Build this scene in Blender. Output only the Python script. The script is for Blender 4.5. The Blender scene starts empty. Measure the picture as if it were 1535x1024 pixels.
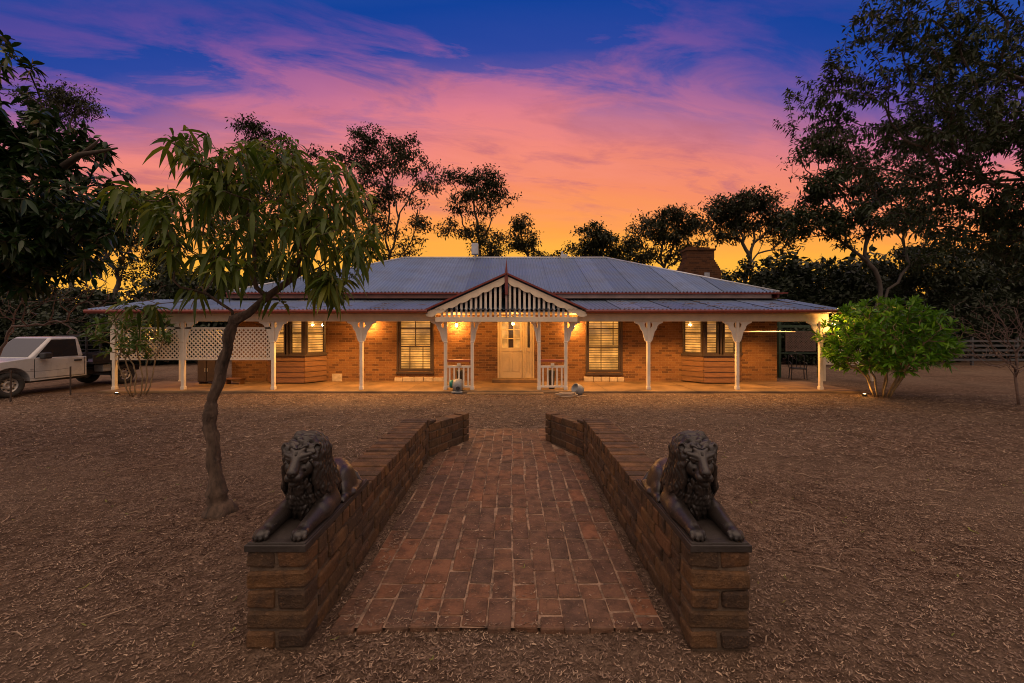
import bpy, bmesh, math, random
import numpy as np
from mathutils import Vector, Matrix

PI = math.pi
R = math.radians
scene = bpy.context.scene
COL = scene.collection

# ------------------------------------------------------------------ camera
F = 620.0            # focal length in pixels of the 1535 px wide photograph
CAMH = 1.95
HOR = 493.0          # pixel row of the horizon
cam_d = bpy.data.cameras.new('camera')
cam = bpy.data.objects.new('camera', cam_d)
COL.objects.link(cam)
cam.location = (0, 0, CAMH)
cam.rotation_euler = (R(90), 0, 0)
cam_d.sensor_width = 36.0
cam_d.lens = 36.0 * F / 1535.0
cam_d.shift_y = (HOR - 512.0) / 1535.0
cam_d.clip_start = 0.05
cam_d.clip_end = 2000
scene.camera = cam

# ------------------------------------------------------------------ world: dusk sky
SKY_GAIN = 1.0
w = bpy.data.worlds.new('World')
scene.world = w
w.use_nodes = True
nt = w.node_tree
nt.nodes.clear()

class NG:
    """tiny helper to write node graphs"""
    def __init__(s, tree): s.t = tree
    def n(s, typ, **kw):
        nd = s.t.nodes.new(typ)
        for k, v in kw.items(): setattr(nd, k, v)
        return nd
    def link(s, a, b): s.t.links.new(a, b)
    def val(s, sock, x):
        if hasattr(x, 'is_output'): s.link(x, sock)
        else: sock.default_value = x
    def math(s, op, a, b=0.0, c=None, clamp=False):
        nd = s.n('ShaderNodeMath', operation=op, use_clamp=clamp)
        s.val(nd.inputs[0], a); s.val(nd.inputs[1], b)
        if c is not None: s.val(nd.inputs[2], c)
        return nd.outputs[0]
    def comb(s, x, y, z):
        nd = s.n('ShaderNodeCombineXYZ')
        s.val(nd.inputs[0], x); s.val(nd.inputs[1], y); s.val(nd.inputs[2], z)
        return nd.outputs[0]
    def sep(s, v):
        nd = s.n('ShaderNodeSeparateXYZ'); s.link(v, nd.inputs[0]); return nd.outputs
    def noise(s, vec, scale, detail=4, rough=.55, dist=0.0):
        nd = s.n('ShaderNodeTexNoise')
        if vec is not None: s.link(vec, nd.inputs['Vector'])
        nd.inputs['Scale'].default_value = scale; nd.inputs['Detail'].default_value = detail
        nd.inputs['Roughness'].default_value = rough; nd.inputs['Distortion'].default_value = dist
        return nd.outputs[0]
    def ramp(s, fac, stops, interp='LINEAR'):
        nd = s.n('ShaderNodeValToRGB'); nd.color_ramp.interpolation = interp
        e = nd.color_ramp.elements
        while len(e) < len(stops): e.new(0.5)
        for i, (p, c) in enumerate(stops):
            e[i].position = p
            e[i].color = (c, c, c, 1) if isinstance(c, (int, float)) else (*c, 1)
        s.val(nd.inputs[0], fac)
        return nd.outputs[0]
    def mix(s, fac, a, b, blend='MIX'):
        nd = s.n('ShaderNodeMix', data_type='RGBA', blend_type=blend)
        s.val(nd.inputs[0], fac)
        for k, x in ((6, a), (7, b)):
            if hasattr(x, 'is_output'): s.link(x, nd.inputs[k])
            else: nd.inputs[k].default_value = (*x, 1)
        return nd.outputs[2]

def s2l(r, g, b):
    f = lambda c: (c/255/12.92) if c/255 <= .04045 else ((c/255+.055)/1.055)**2.4
    return (f(r), f(g), f(b))

g = NG(nt)
tc = g.n('ShaderNodeTexCoord')
sx, sy, sz = g.sep(tc.outputs['Generated'])
az = g.math('ARCTAN2', sx, sy)
el = g.math('ARCSINE', sz)
daz = g.math('SUBTRACT', az, 0.06)
daz2 = g.math('MINIMUM', g.math('MULTIPLY', daz, daz), 1.0)
# wispy cloud streaks, laid on a flat cloud layer so they stretch towards the horizon
zz_ = g.math('ADD', g.math('MAXIMUM', sz, 0.0), 0.10)
cu = g.math('DIVIDE', sx, zz_); cv = g.math('DIVIDE', sy, zz_)
sv = g.comb(g.math('MULTIPLY_ADD', cv, .18, g.math('MULTIPLY', cu, .42)), g.math('MULTIPLY_ADD', cu, -.22, cv), 3.7)
n1 = g.noise(sv, 1.25, 8, .62, .5)
sv2 = g.comb(g.math('MULTIPLY_ADD', cv, .2, g.math('MULTIPLY', cu, .5)), g.math('MULTIPLY_ADD', cu, -.34, g.math('MULTIPLY', cv, 1.25)), 9.1)
n2 = g.noise(sv2, 2.9, 9, .62, .5)
azc = g.math('MULTIPLY_ADD', g.math('MINIMUM', g.math('MAXIMUM', az, -.6), .6), .10, .33)
elf = g.math('MULTIPLY', el, 2.9, clamp=True)
t = g.math('MULTIPLY_ADD', g.math('MULTIPLY', daz2, elf), azc, el)
t = g.math('MULTIPLY_ADD', g.math('SUBTRACT', n1, .5), 0.13, t)
tt = g.math('DIVIDE', t, 1.2)
k = 1/1.2
grad = g.ramp(tt, [(0.0, s2l(255, 184, 70)), (.17*k, s2l(255, 182, 60)), (.245*k, s2l(255, 160, 70)),
                   (.33*k, s2l(246, 140, 98)), (.41*k, s2l(232, 130, 118)), (.475*k, s2l(184, 112, 146)),
                   (.535*k, s2l(100, 84, 160)), (.60*k, s2l(40, 68, 158)), (.69*k, s2l(6, 62, 152)), (.92*k, s2l(64, 92, 160)),
                   (1.0, s2l(215, 186, 170))])
# pink lit cloud wisps, mostly on the left and above the glow
band = g.ramp(tt, [(.22*k, 0.0), (.40*k, .9), (.60*k, .75), (.74*k, 0.0)])
wm = g.ramp(n2, [(.45, 0.0), (.60, 1.0)])
side = g.ramp(g.math('MULTIPLY_ADD', az, .5, .5), [(.12, .8), (.45, 1.0), (.60, .75), (.8, .35)])
wf = g.math('MULTIPLY', g.math('MULTIPLY', band, wm), side)
wf = g.math('MULTIPLY', wf, .85)
pink = g.ramp(tt, [(.30*k, s2l(252, 150, 110)), (.48*k, s2l(240, 130, 134)), (.66*k, s2l(158, 88, 156))])
sky = g.mix(wf, grad, pink)
# mauve grey cloud shadows
n3 = g.noise(sv2, 4.1, 7, .62, .4)
gm = g.math('MULTIPLY', g.ramp(n3, [(.48, 0.0), (.64, .6)]), g.ramp(tt, [(.25*k, 0.0), (.36*k, 1.0), (.5*k, .5), (.6*k, 0.0)]))
sky = g.mix(gm, sky, s2l(176, 98, 120))
# the sky behind the viewer: pale, still bright dusk
back = g.ramp(g.math('MULTIPLY_ADD', sy, -.5, .5), [(.24, 0.0), (.55, 1.0)])
BACK = (.44, .37, .35)
backcol = g.ramp(g.math('MAXIMUM', sz, 0.0), [(0.0, tuple(c*1.0 for c in BACK)), (.45, (.62, .48, .40)), (.75, (1.75, 1.22, .93)), (1.0, (2.0, 1.42, 1.10))])
sky = g.mix(back, sky, backcol)
below = g.ramp(g.math('MULTIPLY_ADD', sz, 5.0, .5), [(.2, 0.0), (.45, 1.0)])
sky = g.mix(below, (.03, .022, .018), sky)
bg = g.n('ShaderNodeBackground'); g.link(sky, bg.inputs[0]); bg.inputs[1].default_value = SKY_GAIN
nish = g.n('ShaderNodeTexSky'); nish.sky_type = 'NISHITA'; nish.sun_disc = False
SUN_EL, SUN_AZ = R(9), R(4)           # afterglow behind the house
nish.sun_elevation = R(0.5); nish.sun_rotation = SUN_AZ
bg2 = g.n('ShaderNodeBackground'); g.link(nish.outputs[0], bg2.inputs[0]); bg2.inputs[1].default_value = 0.01
ad = g.n('ShaderNodeAddShader'); g.link(bg.outputs[0], ad.inputs[0]); g.link(bg2.outputs[0], ad.inputs[1])
wo = g.n('ShaderNodeOutputWorld'); g.link(ad.outputs[0], wo.inputs[0])

# the afterglow: one soft, weak, warm sun low behind the house
sd = bpy.data.lights.new('sun', 'SUN'); sd.energy = 0.35; sd.angle = R(25); sd.color = (1, .55, .25)
so = bpy.data.objects.new('sun', sd); COL.objects.link(so)
sdir = Vector((math.sin(SUN_AZ)*math.cos(SUN_EL), math.cos(SUN_AZ)*math.cos(SUN_EL), math.sin(SUN_EL)))
so.rotation_euler = sdir.to_track_quat('Z', 'Y').to_euler()
so.location = (0, 60, 20)

vs = scene.view_settings
vs.view_transform = 'Standard'; vs.look = 'None'; vs.exposure = 0.0; vs.gamma = 1.0
try: vs.use_curve_mapping = False
except Exception: pass
scene.cycles.filter_width = 1.0
scene.cycles.use_denoising = True
scene.cycles.max_bounces = 8
scene.cycles.transparent_max_bounces = 12
scene.cycles.sample_clamp_indirect = 4.0

# ------------------------------------------------------------------ helpers
def P(px, py, Y):
    """point at depth Y seen at a pixel of the 1535x1024 photograph"""
    return Vector(((px-767.5)/F*Y, Y, CAMH-(py-HOR)/F*Y))

def PX(px, Y): return (px-767.5)/F*Y
def PZ(py, Y): return CAMH-(py-HOR)/F*Y

def tag(o, label=None, cat=None, group=None, kind=None):
    if label: o['label'] = label
    if cat: o['category'] = cat
    if group: o['group'] = group
    if kind: o['kind'] = kind
    return o

def empty(name, loc=(0, 0, 0), rz=0.0):
    o = bpy.data.objects.new(name, None); COL.objects.link(o)
    o.location = loc; o.rotation_euler = (0, 0, rz); o.empty_display_size = .2
    return o

class MB:
    def __init__(s): s.v = []; s.f = []; s.n = 0
    def add(s, verts, faces):
        verts = np.asarray(verts, dtype=float).reshape(-1, 3)
        n = s.n
        s.v.append(verts)
        if isinstance(faces, np.ndarray): s.f.extend((faces+n).tolist())
        else: s.f.extend([[i+n for i in q] for q in faces])
        s.n += len(verts)
    def box(s, x0, x1, y0, y1, z0, z1):
        s.add([(x0,y0,z0),(x1,y0,z0),(x1,y1,z0),(x0,y1,z0),(x0,y0,z1),(x1,y0,z1),(x1,y1,z1),(x0,y1,z1)],
              [(0,3,2,1),(4,5,6,7),(0,1,5,4),(1,2,6,5),(2,3,7,6),(3,0,4,7)])
    def obox(s, p, u, n, u0, u1, n0, n1, z0, z1):
        """box in the frame of a vertical plane: p origin, u along, n outward (2D)"""
        vs = []
        for z in (z0, z1):
            for a, b in ((u0, n0), (u1, n0), (u1, n1), (u0, n1)):
                vs.append((p[0]+u[0]*a+n[0]*b, p[1]+u[1]*a+n[1]*b, z))
        s.add(vs, [(0,3,2,1),(4,5,6,7),(0,1,5,4),(1,2,6,5),(2,3,7,6),(3,0,4,7)])
    def bar(s, a, b, wd, hg, up=(0, 0, 1)):
        a = Vector(a); b = Vector(b); d = (b-a).normalized(); up = Vector(up)
        sd_ = d.cross(up)
        if sd_.length < 1e-4: sd_ = d.cross(Vector((0, 1, 0)))
        sd_.normalize(); u = sd_.cross(d)
        vs = []
        for p in (a, b):
            for q, r_ in ((-1,-1),(1,-1),(1,1),(-1,1)): vs.append(p+sd_*q*wd/2+u*r_*hg/2)
        s.add(vs, [(0,1,2,3),(7,6,5,4),(0,4,5,1),(1,5,6,2),(2,6,7,3),(3,7,4,0)])
    def prism(s, poly, a, b, axes='xz'):
        """extrude a 2D polygon; axes 'xz' extrudes along y from a to b, 'yz' along x, 'xy' along z"""
        n = len(poly)
        def pt(u, v, c): return {'xz': (u, c, v), 'yz': (c, u, v), 'xy': (u, v, c)}[axes]
        vs = [pt(u, v, a) for u, v in poly]+[pt(u, v, b) for u, v in poly]
        fs = [list(range(n))[::-1], list(range(n, 2*n))]
        for i in range(n): fs.append((i, (i+1) % n, n+(i+1) % n, n+i))
        s.add(vs, fs)
    def tube(s, pts, radii, sides=8, cap=True, bump=0.0, rng=None):
        pts = np.asarray([tuple(p) for p in pts], dtype=float); m = len(pts)
        if np.isscalar(radii): radii = [radii]*m
        tang = np.gradient(pts, axis=0)
        tang /= (np.linalg.norm(tang, axis=1, keepdims=True)+1e-9)
        ref = np.array([0, 0, 1.0]) if abs(tang[0][2]) < .9 else np.array([1.0, 0, 0])
        u = np.cross(tang[0], ref); u /= np.linalg.norm(u)
        ang = np.arange(sides)*2*PI/sides
        vs = np.zeros((m, sides, 3))
        for i in range(m):
            u = u-tang[i]*np.dot(u, tang[i]); u /= (np.linalg.norm(u)+1e-9)
            v = np.cross(tang[i], u)
            r_ = radii[i]*np.ones(sides)
            if bump and rng is not None: r_ = r_*(1+bump*rng.standard_normal(sides)+(1.3*bump*(np.sin(ang*4+i*.23)+.8*np.sin(ang*7-i*.31)+.6*np.sin(ang*3+i*.9)) if sides > 13 else 0)+(.16*np.sin(ang*5+1.1)*max(0, 1-i/8) if sides > 13 else 0))
            vs[i] = pts[i]+np.outer(np.cos(ang)*r_, u)+np.outer(np.sin(ang)*r_, v)
        i0 = np.arange(m-1)[:, None]*sides; j = np.arange(sides)[None, :]
        q = np.stack([i0+j, i0+(j+1) % sides, i0+sides+(j+1) % sides, i0+sides+j], -1).reshape(-1, 4)
        fs = q.tolist()
        if cap: fs += [list(range(sides))[::-1], list(range((m-1)*sides, m*sides))]
        s.add(vs.reshape(-1, 3), fs)
    def lathe(s, prof, c=(0, 0, 0), axis='z', sides=20):
        vs = []
        for r_, h in prof:
            for i in range(sides):
                a = 2*PI*i/sides; x, y = r_*math.cos(a), r_*math.sin(a)
                p = {'z': (x, y, h), 'y': (x, h, y), 'x': (h, x, y)}[axis]
                vs.append((p[0]+c[0], p[1]+c[1], p[2]+c[2]))
        fs = []
        for k_ in range(len(prof)-1):
            for i in range(sides): fs.append((k_*sides+i, k_*sides+(i+1) % sides, (k_+1)*sides+(i+1) % sides, (k_+1)*sides+i))
        s.add(vs, fs)
    def build(s, name, mat, parent=None, smooth=False, bevel=0.0, loc=None, seg=2):
        me = bpy.data.meshes.new(name)
        V = np.concatenate(s.v) if s.v else np.zeros((0, 3))
        me.from_pydata(V.tolist(), [], s.f); me.update()
        if mat is not None: me.materials.append(mat)
        if smooth: me.polygons.foreach_set('use_smooth', [True]*len(me.polygons))
        o = bpy.data.objects.new(name, me); COL.objects.link(o)
        if parent is not None: o.parent = parent
        if loc is not None: o.location = loc
        if bevel > 0:
            md = o.modifiers.new('bevel', 'BEVEL'); md.width = bevel; md.segments = seg
            md.limit_method = 'ANGLE'; md.angle_limit = R(40)
        return o

# ------------------------------------------------------------------ materials
def pmat(name, base, rough=.6, metal=0.0, var=.25, scale=4.0, bump=0.0, bscale=40.0, island=0.0, coord='Object', dark=None, spec=.5, coat=0.0, stretch=None):
    """principled material with noise colour variation, optional per-island tint and bump"""
    m = bpy.data.materials.new(name); m.use_nodes = True
    t_ = m.node_tree; t_.nodes.clear(); g = NG(t_)
    tc = g.n('ShaderNodeTexCoord'); vec = tc.outputs[coord]
    if stretch:
        mp = g.n('ShaderNodeMapping'); g.link(vec, mp.inputs[0]); mp.inputs['Scale'].default_value = stretch; vec = mp.outputs[0]
    n_ = g.noise(vec, scale, 6, .6)
    dk = dark if dark else tuple(c*(1-var) for c in base)
    lt = tuple(min(1, c*(1+var)) for c in base)
    c = g.ramp(n_, [(.3, dk), (.7, lt)])
    if island > 0:
        ge = g.n('ShaderNodeNewGeometry')
        f = g.math('MULTIPLY_ADD', ge.outputs['Random Per Island'], 2*island, 1-island)
        hs = g.n('ShaderNodeHueSaturation'); g.link(c, hs.inputs['Color']); g.link(f, hs.inputs['Value']); c = hs.outputs[0]
    b = g.n('ShaderNodeBsdfPrincipled')
    g.link(c, b.inputs['Base Color'])
    b.inputs['Metallic'].default_value = metal
    b.inputs['Specular IOR Level'].default_value = spec
    if coat: b.inputs['Coat Weight'].default_value = coat; b.inputs['Coat Roughness'].default_value = .25
    rr = g.ramp(n_, [(.2, max(0, rough-.12)), (.8, min(1, rough+.12))]); g.link(rr, b.inputs['Roughness'])
    if bump:
        n2 = g.noise(vec, bscale, 6, .65)
        bp = g.n('ShaderNodeBump'); bp.inputs['Strength'].default_value = bump; bp.inputs['Distance'].default_value = .02
        g.link(n2, bp.inputs['Height']); g.link(bp.outputs[0], b.inputs['Normal'])
    o = g.n('ShaderNodeOutputMaterial'); g.link(b.outputs[0], o.inputs[0])
    return m

def leafmat(name, cols, rough=.45, trans=.25, spec=.4):
    m = bpy.data.materials.new(name); m.use_nodes = True
    t_ = m.node_tree; t_.nodes.clear(); g = NG(t_)
    ge = g.n('ShaderNodeNewGeometry')
    c = g.ramp(ge.outputs['Random Per Island'], [(i/(len(cols)-1), k_) for i, k_ in enumerate(cols)])
    b = g.n('ShaderNodeBsdfPrincipled'); g.link(c, b.inputs['Base Color'])
    b.inputs['Roughness'].default_value = rough; b.inputs['Specular IOR Level'].default_value = spec
    tr = g.n('ShaderNodeBsdfTranslucent'); g.link(c, tr.inputs[0])
    mx = g.n('ShaderNodeMixShader'); mx.inputs[0].default_value = trans
    g.link(b.outputs[0], mx.inputs[1]); g.link(tr.outputs[0], mx.inputs[2])
    o = g.n('ShaderNodeOutputMaterial'); g.link(mx.outputs[0], o.inputs[0])
    return m

def emat(name, col, strength, var=.35, scale=3.0):
    m = bpy.data.materials.new(name); m.use_nodes = True
    t_ = m.node_tree; t_.nodes.clear(); g = NG(t_)
    tc = g.n('ShaderNodeTexCoord')
    n_ = g.noise(tc.outputs['Object'], scale, 3, .5)
    f = g.ramp(n_, [(.35, 1-var), (.65, 1.0)])
    ge = g.n('ShaderNodeNewGeometry')
    f = g.math('MULTIPLY', f, g.math('MULTIPLY_ADD', ge.outputs['Random Per Island'], .5, .7))
    e = g.n('ShaderNodeEmission'); e.inputs[0].default_value = (*col, 1); g.link(g.math('MULTIPLY', f, strength), e.inputs[1])
    d = g.n('ShaderNodeBsdfDiffuse'); d.inputs[0].default_value = (.22, .17, .11, 1)
    ad = g.n('ShaderNodeAddShader'); g.link(e.outputs[0], ad.inputs[0]); g.link(d.outputs[0], ad.inputs[1])
    o = g.n('ShaderNodeOutputMaterial'); g.link(ad.outputs[0], o.inputs[0])
    return m

def glassmat(name, tint=(1, 1, 1)):
    m = bpy.data.materials.new(name); m.use_nodes = True
    t_ = m.node_tree; t_.nodes.clear(); g = NG(t_)
    tr = g.n('ShaderNodeBsdfTransparent'); tr.inputs[0].default_value = (*tint, 1)
    gl = g.n('ShaderNodeBsdfGlossy'); gl.inputs['Roughness'].default_value = .03
    fr = g.n('ShaderNodeFresnel'); fr.inputs[0].default_value = 1.45
    mx = g.n('ShaderNodeMixShader'); g.link(fr.outputs[0], mx.inputs[0]); g.link(tr.outputs[0], mx.inputs[1]); g.link(gl.outputs[0], mx.inputs[2])
    o = g.n('ShaderNodeOutputMaterial'); g.link(mx.outputs[0], o.inputs[0])
    return m

def brickwall_mat(name='house_brick', mul=1.0):
    m = bpy.data.materials.new(name); m.use_nodes = True
    t_ = m.node_tree; t_.nodes.clear(); g = NG(t_)
    tc = g.n('ShaderNodeTexCoord'); x, y, z = g.sep(tc.outputs['Object'])
    v = g.comb(g.math('ADD', x, y), z, 0.0)
    def br(c1, c2, mo, bias):
        b = g.n('ShaderNodeTexBrick'); g.link(v, b.inputs['Vector'])
        b.inputs['Scale'].default_value = 1.0; b.inputs['Brick Width'].default_value = .24; b.inputs['Row Height'].default_value = .086
        b.inputs['Mortar Size'].default_value = .006; b.inputs['Mortar Smooth'].default_value = .2; b.inputs['Bias'].default_value = bias
        b.inputs['Color1'].default_value = (*c1, 1); b.inputs['Color2'].default_value = (*c2, 1); b.inputs['Mortar'].default_value = (*mo, 1)
        return b
    b1 = br((.235, .120, .046), (.125, .054, .023), (.30, .20, .11), -.1)
    # a scatter of dark clinker bricks picked by a per-brick cell value
    b2 = br((0, 0, 0), (1, 1, 1), (0, 0, 0), 0.0)
    sel = g.ramp(b2.outputs['Color'], [(.66, 0.0), (.74, 1.0)])
    col = g.mix(g.math('MULTIPLY', sel, .85), b1.outputs['Color'], (.050, .028, .018))
    n_ = g.noise(tc.outputs['Object'], 1.3, 5, .6)
    col = g.mix(g.ramp(n_, [(.4, 0.0), (.7, .6)]), col, (.12, .062, .030))
    n2 = g.noise(tc.outputs['Object'], 30, 4, .6)
    col = g.mix(.25, col, g.ramp(n2, [(.3, (.12, .05, .02)), (.7, (.42, .2, .09))]))
    if mul != 1: col = g.mix(1.0, col, (mul, mul*.8, mul*.75), 'MULTIPLY')
    b = g.n('ShaderNodeBsdfPrincipled'); g.link(col, b.inputs['Base Color']); b.inputs['Roughness'].default_value = .8
    b.inputs['Specular IOR Level'].default_value = .2
    bp = g.n('ShaderNodeBump'); bp.inputs['Strength'].default_value = .8; bp.inputs['Distance'].default_value = .01
    g.link(g.math('SUBTRACT', g.math('MULTIPLY', n2, .3), b1.outputs['Fac']), bp.inputs['Height']); g.link(bp.outputs[0], b.inputs['Normal'])
    o = g.n('ShaderNodeOutputMaterial'); g.link(b.outputs[0], o.inputs[0])
    return m

def islandbrick(name, cols, mossy=0.0, bump=.7, rough=.75, spec=.3, dirt=.75):
    """separately modelled bricks: colour by island, blotched with noise"""
    m = bpy.data.materials.new(name); m.use_nodes = True
    t_ = m.node_tree; t_.nodes.clear(); g = NG(t_)
    ge = g.n('ShaderNodeNewGeometry'); tc = g.n('ShaderNodeTexCoord'); v = tc.outputs['Object']
    c = g.ramp(ge.outputs['Random Per Island'], [(i/(len(cols)-1), k_) for i, k_ in enumerate(cols)])
    n1 = g.noise(v, 7, 6, .65); n2 = g.noise(v, 45, 5, .65); n3 = g.noise(v, 2.2, 4, .6)
    c = g.mix(g.ramp(n1, [(.42, 0.0), (.66, dirt)]), c, (.035, .022, .016))
    c = g.mix(g.ramp(n2, [(.55, 0.0), (.8, .6)]), c, (.30, .17, .09))
    if mossy: c = g.mix(g.ramp(n3, [(.5, 0.0), (.75, mossy)]), c, (.10, .055, .022))
    b = g.n('ShaderNodeBsdfPrincipled'); g.link(c, b.inputs['Base Color'])
    g.link(g.ramp(n1, [(.3, rough-.2), (.7, rough+.1)]), b.inputs['Roughness']); b.inputs['Specular IOR Level'].default_value = spec
    bp = g.n('ShaderNodeBump'); bp.inputs['Strength'].default_value = bump; bp.inputs['Distance'].default_value = .012
    g.link(g.math('ADD', n2, g.math('MULTIPLY', n1, 1.5)), bp.inputs['Height']); g.link(bp.outputs[0], b.inputs['Normal'])
    o = g.n('ShaderNodeOutputMaterial'); g.link(b.outputs[0], o.inputs[0])
    return m

def groundmat():
    m = bpy.data.materials.new('mulched_ground'); m.use_nodes = True
    t_ = m.node_tree; t_.nodes.clear(); g = NG(t_)
    tc = g.n('ShaderNodeTexCoord'); v = tc.outputs['Object']
    n0 = g.noise(v, .35, 4, .6); n1 = g.noise(v, 9, 8, .7, .6); n2 = g.noise(v, 38, 6, .7, 1.2)
    c = g.ramp(n1, [(.30, (.060, .039, .028)), (.5, (.195, .128, .090)), (.70, (.34, .235, .165))])
    c = g.mix(g.ramp(n2, [(.38, .85), (.56, 0.0)]), c, (.030, .018, .013))  # dark gaps between the chips: crevice shade painted into the ground colour
    c = g.mix(g.ramp(n0, [(.4, 0.0), (.68, .6)]), c, (.19, .138, .10))
    n3 = g.noise(v, .9, 5, .65)
    c = g.mix(g.ramp(n3, [(.5, 0.0), (.72, .6)]), c, (.055, .036, .026))
    b = g.n('ShaderNodeBsdfPrincipled'); g.link(c, b.inputs['Base Color']); b.inputs['Roughness'].default_value = .85
    b.inputs['Specular IOR Level'].default_value = .02
    bp = g.n('ShaderNodeBump'); bp.inputs['Strength'].default_value = 1.0; bp.inputs['Distance'].default_value = .05
    g.link(g.math('ADD', n1, g.math('MULTIPLY', n2, .7)), bp.inputs['Height']); g.link(bp.outputs[0], b.inputs['Normal'])
    o = g.n('ShaderNodeOutputMaterial'); g.link(b.outputs[0], o.inputs[0])
    return m

def roofmat():
    m = bpy.data.materials.new('corrugated_iron'); m.use_nodes = True
    t_ = m.node_tree; t_.nodes.clear(); g = NG(t_)
    tc = g.n('ShaderNodeTexCoord'); v = tc.outputs['Object']; ge = g.n('ShaderNodeNewGeometry')
    n1 = g.noise(v, 1.1, 6, .6); n2 = g.noise(v, 14, 5, .7)
    c = g.ramp(ge.outputs['Random Per Island'], [(0, (.13, .185, .29)), (.5, (.17, .235, .35)), (1, (.215, .285, .41))])
    c = g.mix(g.ramp(n1, [(.42, 0.0), (.75, .6)]), c, (.13, .14, .17))
    c = g.mix(g.ramp(n2, [(.66, 0.0), (.8, .75)]), c, (.16, .11, .09))
    b = g.n('ShaderNodeBsdfPrincipled'); g.link(c, b.inputs['Base Color']); b.inputs['Metallic'].default_value = .6
    g.link(g.ramp(n1, [(.3, .42), (.7, .58)]), b.inputs['Roughness'])
    o = g.n('ShaderNodeOutputMaterial'); g.link(b.outputs[0], o.inputs[0])
    return m

M = {}
M['ground'] = groundmat()
M['brick'] = brickwall_mat()
M['roof'] = roofmat()
M['chimney'] = None
M['chimney'] = brickwall_mat('sooty_brick', .42)
M['cap'] = pmat('ridge_metal', (.42, .43, .47), .5, .5, .2, 3)
M['cream'] = pmat('cream_paint', (.68, .57, .42), .5, 0, .12, 3, .15, 60)
M['white'] = pmat('white_paint', (.70, .62, .51), .5, 0, .12, 3, .15, 60)
M['red'] = pmat('dark_red_paint', (.17, .030, .022), .4, 0, .3, 5)
M['rail_red'] = pmat('brick_red_paint', (.34, .085, .045), .45, 0, .2, 5)
M['fascia'] = pmat('faded_red_fascia', (.20, .085, .065), .6, 0, .35, 2)
M['palefascia'] = pmat('pale_fascia', (.34, .23, .2), .6, 0, .3, 2)
M['dark'] = pmat('dark_timber', (.045, .028, .02), .55, 0, .3, 6)
M['board'] = pmat('stained_weatherboard', (.16, .072, .026), .5, 0, .35, 3, .2, 30, .12, stretch=(1, 1, 8))
M['slab'] = pmat('veranda_concrete', (.17, .105, .050), .7, 0, .5, 1.1, .4, 30, dark=(.07, .042, .021))
M['ceil'] = pmat('veranda_ceiling', (.42, .33, .24), .7, 0, .2, 2)
M['door'] = pmat('cream_door_paint', (.62, .49, .28), .4, 0, .08, 3)
M['blind'] = emat('lit_blind', (1.0, .43, .085), .95, .65, 2.6)
M['room'] = emat('lit_room', (1.0, .42, .08), .13, .6, 1.5)
M['globe'] = emat('lamp_globe', (1.0, .70, .32), 14, 0.0)
M['glass'] = glassmat('window_glass')
M['mortar'] = pmat('mortar', (.105, .07, .045), .9, 0, .4, 12, .6, 60)
M['sand'] = pmat('joint_sand', (.23, .15, .098), .95, 0, .8, 11, .6, 80)
M['wallbrick'] = islandbrick('garden_wall_brick', [(.125, .057, .026), (.062, .036, .021), (.165, .080, .030), (.045, .028, .019), (.105, .058, .027), (.14, .064, .027)], .5, 1.0, .75, .3, .9)
M['paver'] = islandbrick('brick_paver', [(.145, .069, .038), (.085, .050, .034), (.18, .078, .038), (.105, .060, .040), (.15, .076, .043), (.21, .088, .042)], .0, .5, .7)
def bronze_mat():
    m = pmat('dark_bronze', (.021, .0165, .0145), .40, .2, .45, 9, .25, 70, spec=.55, coat=.15)
    g = NG(m.node_tree); b = [n for n in m.node_tree.nodes if n.type == 'BSDF_PRINCIPLED'][0]
    old = b.inputs['Base Color'].links[0].from_socket
    tc = g.n('ShaderNodeTexCoord'); n_ = g.noise(tc.outputs['Object'], 95, 2, .5); n2 = g.noise(tc.outputs['Object'], 14, 4, .6)
    c = g.mix(g.ramp(n2, [(.5, 0.0), (.75, .55)]), old, (.050, .033, .024))
    c = g.mix(g.ramp(n_, [(.70, 0.0), (.76, .7)]), c, (.26, .20, .15))
    g.link(c, b.inputs['Base Color'])
    return m
M['bronze'] = bronze_mat()
M['plinth'] = pmat('dark_plinth', (.032, .026, .023), .5, .1, .3, 9, .25, 70)
M['bark'] = pmat('grey_bark', (.085, .055, .038), .9, 0, .75, 16, 1.0, 44, stretch=(1, 1, .28))
M['bark2'] = pmat('dark_bark', (.055, .040, .030), .85, 0, .4, 6, .5, 20)
M['bark3'] = pmat('pale_gum_bark', (.050, .040, .032), .75, 0, .4, 3, .3, 20)
M['twig'] = pmat('dry_twig', (.16, .105, .085), .8, 0, .3, 10)
M['stem'] = pmat('shrub_stem', (.20, .14, .075), .7, 0, .35, 8, .4, 30)
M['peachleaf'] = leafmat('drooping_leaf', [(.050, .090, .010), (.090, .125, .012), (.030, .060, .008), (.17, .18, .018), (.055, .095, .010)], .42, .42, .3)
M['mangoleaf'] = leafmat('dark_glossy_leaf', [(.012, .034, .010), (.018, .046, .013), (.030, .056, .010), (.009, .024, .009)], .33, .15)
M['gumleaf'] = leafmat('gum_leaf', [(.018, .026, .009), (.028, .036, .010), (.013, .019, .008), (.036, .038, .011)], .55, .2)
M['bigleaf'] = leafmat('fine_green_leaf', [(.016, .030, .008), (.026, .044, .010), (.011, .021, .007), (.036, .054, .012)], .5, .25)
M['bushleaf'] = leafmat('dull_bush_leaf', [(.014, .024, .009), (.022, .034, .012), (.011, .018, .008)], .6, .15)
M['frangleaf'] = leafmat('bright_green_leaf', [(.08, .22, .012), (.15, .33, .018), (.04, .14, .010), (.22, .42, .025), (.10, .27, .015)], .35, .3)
M['shrubleaf'] = leafmat('mid_green_leaf', [(.05, .10, .014), (.075, .13, .018), (.04, .08, .012)], .4, .25)
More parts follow.
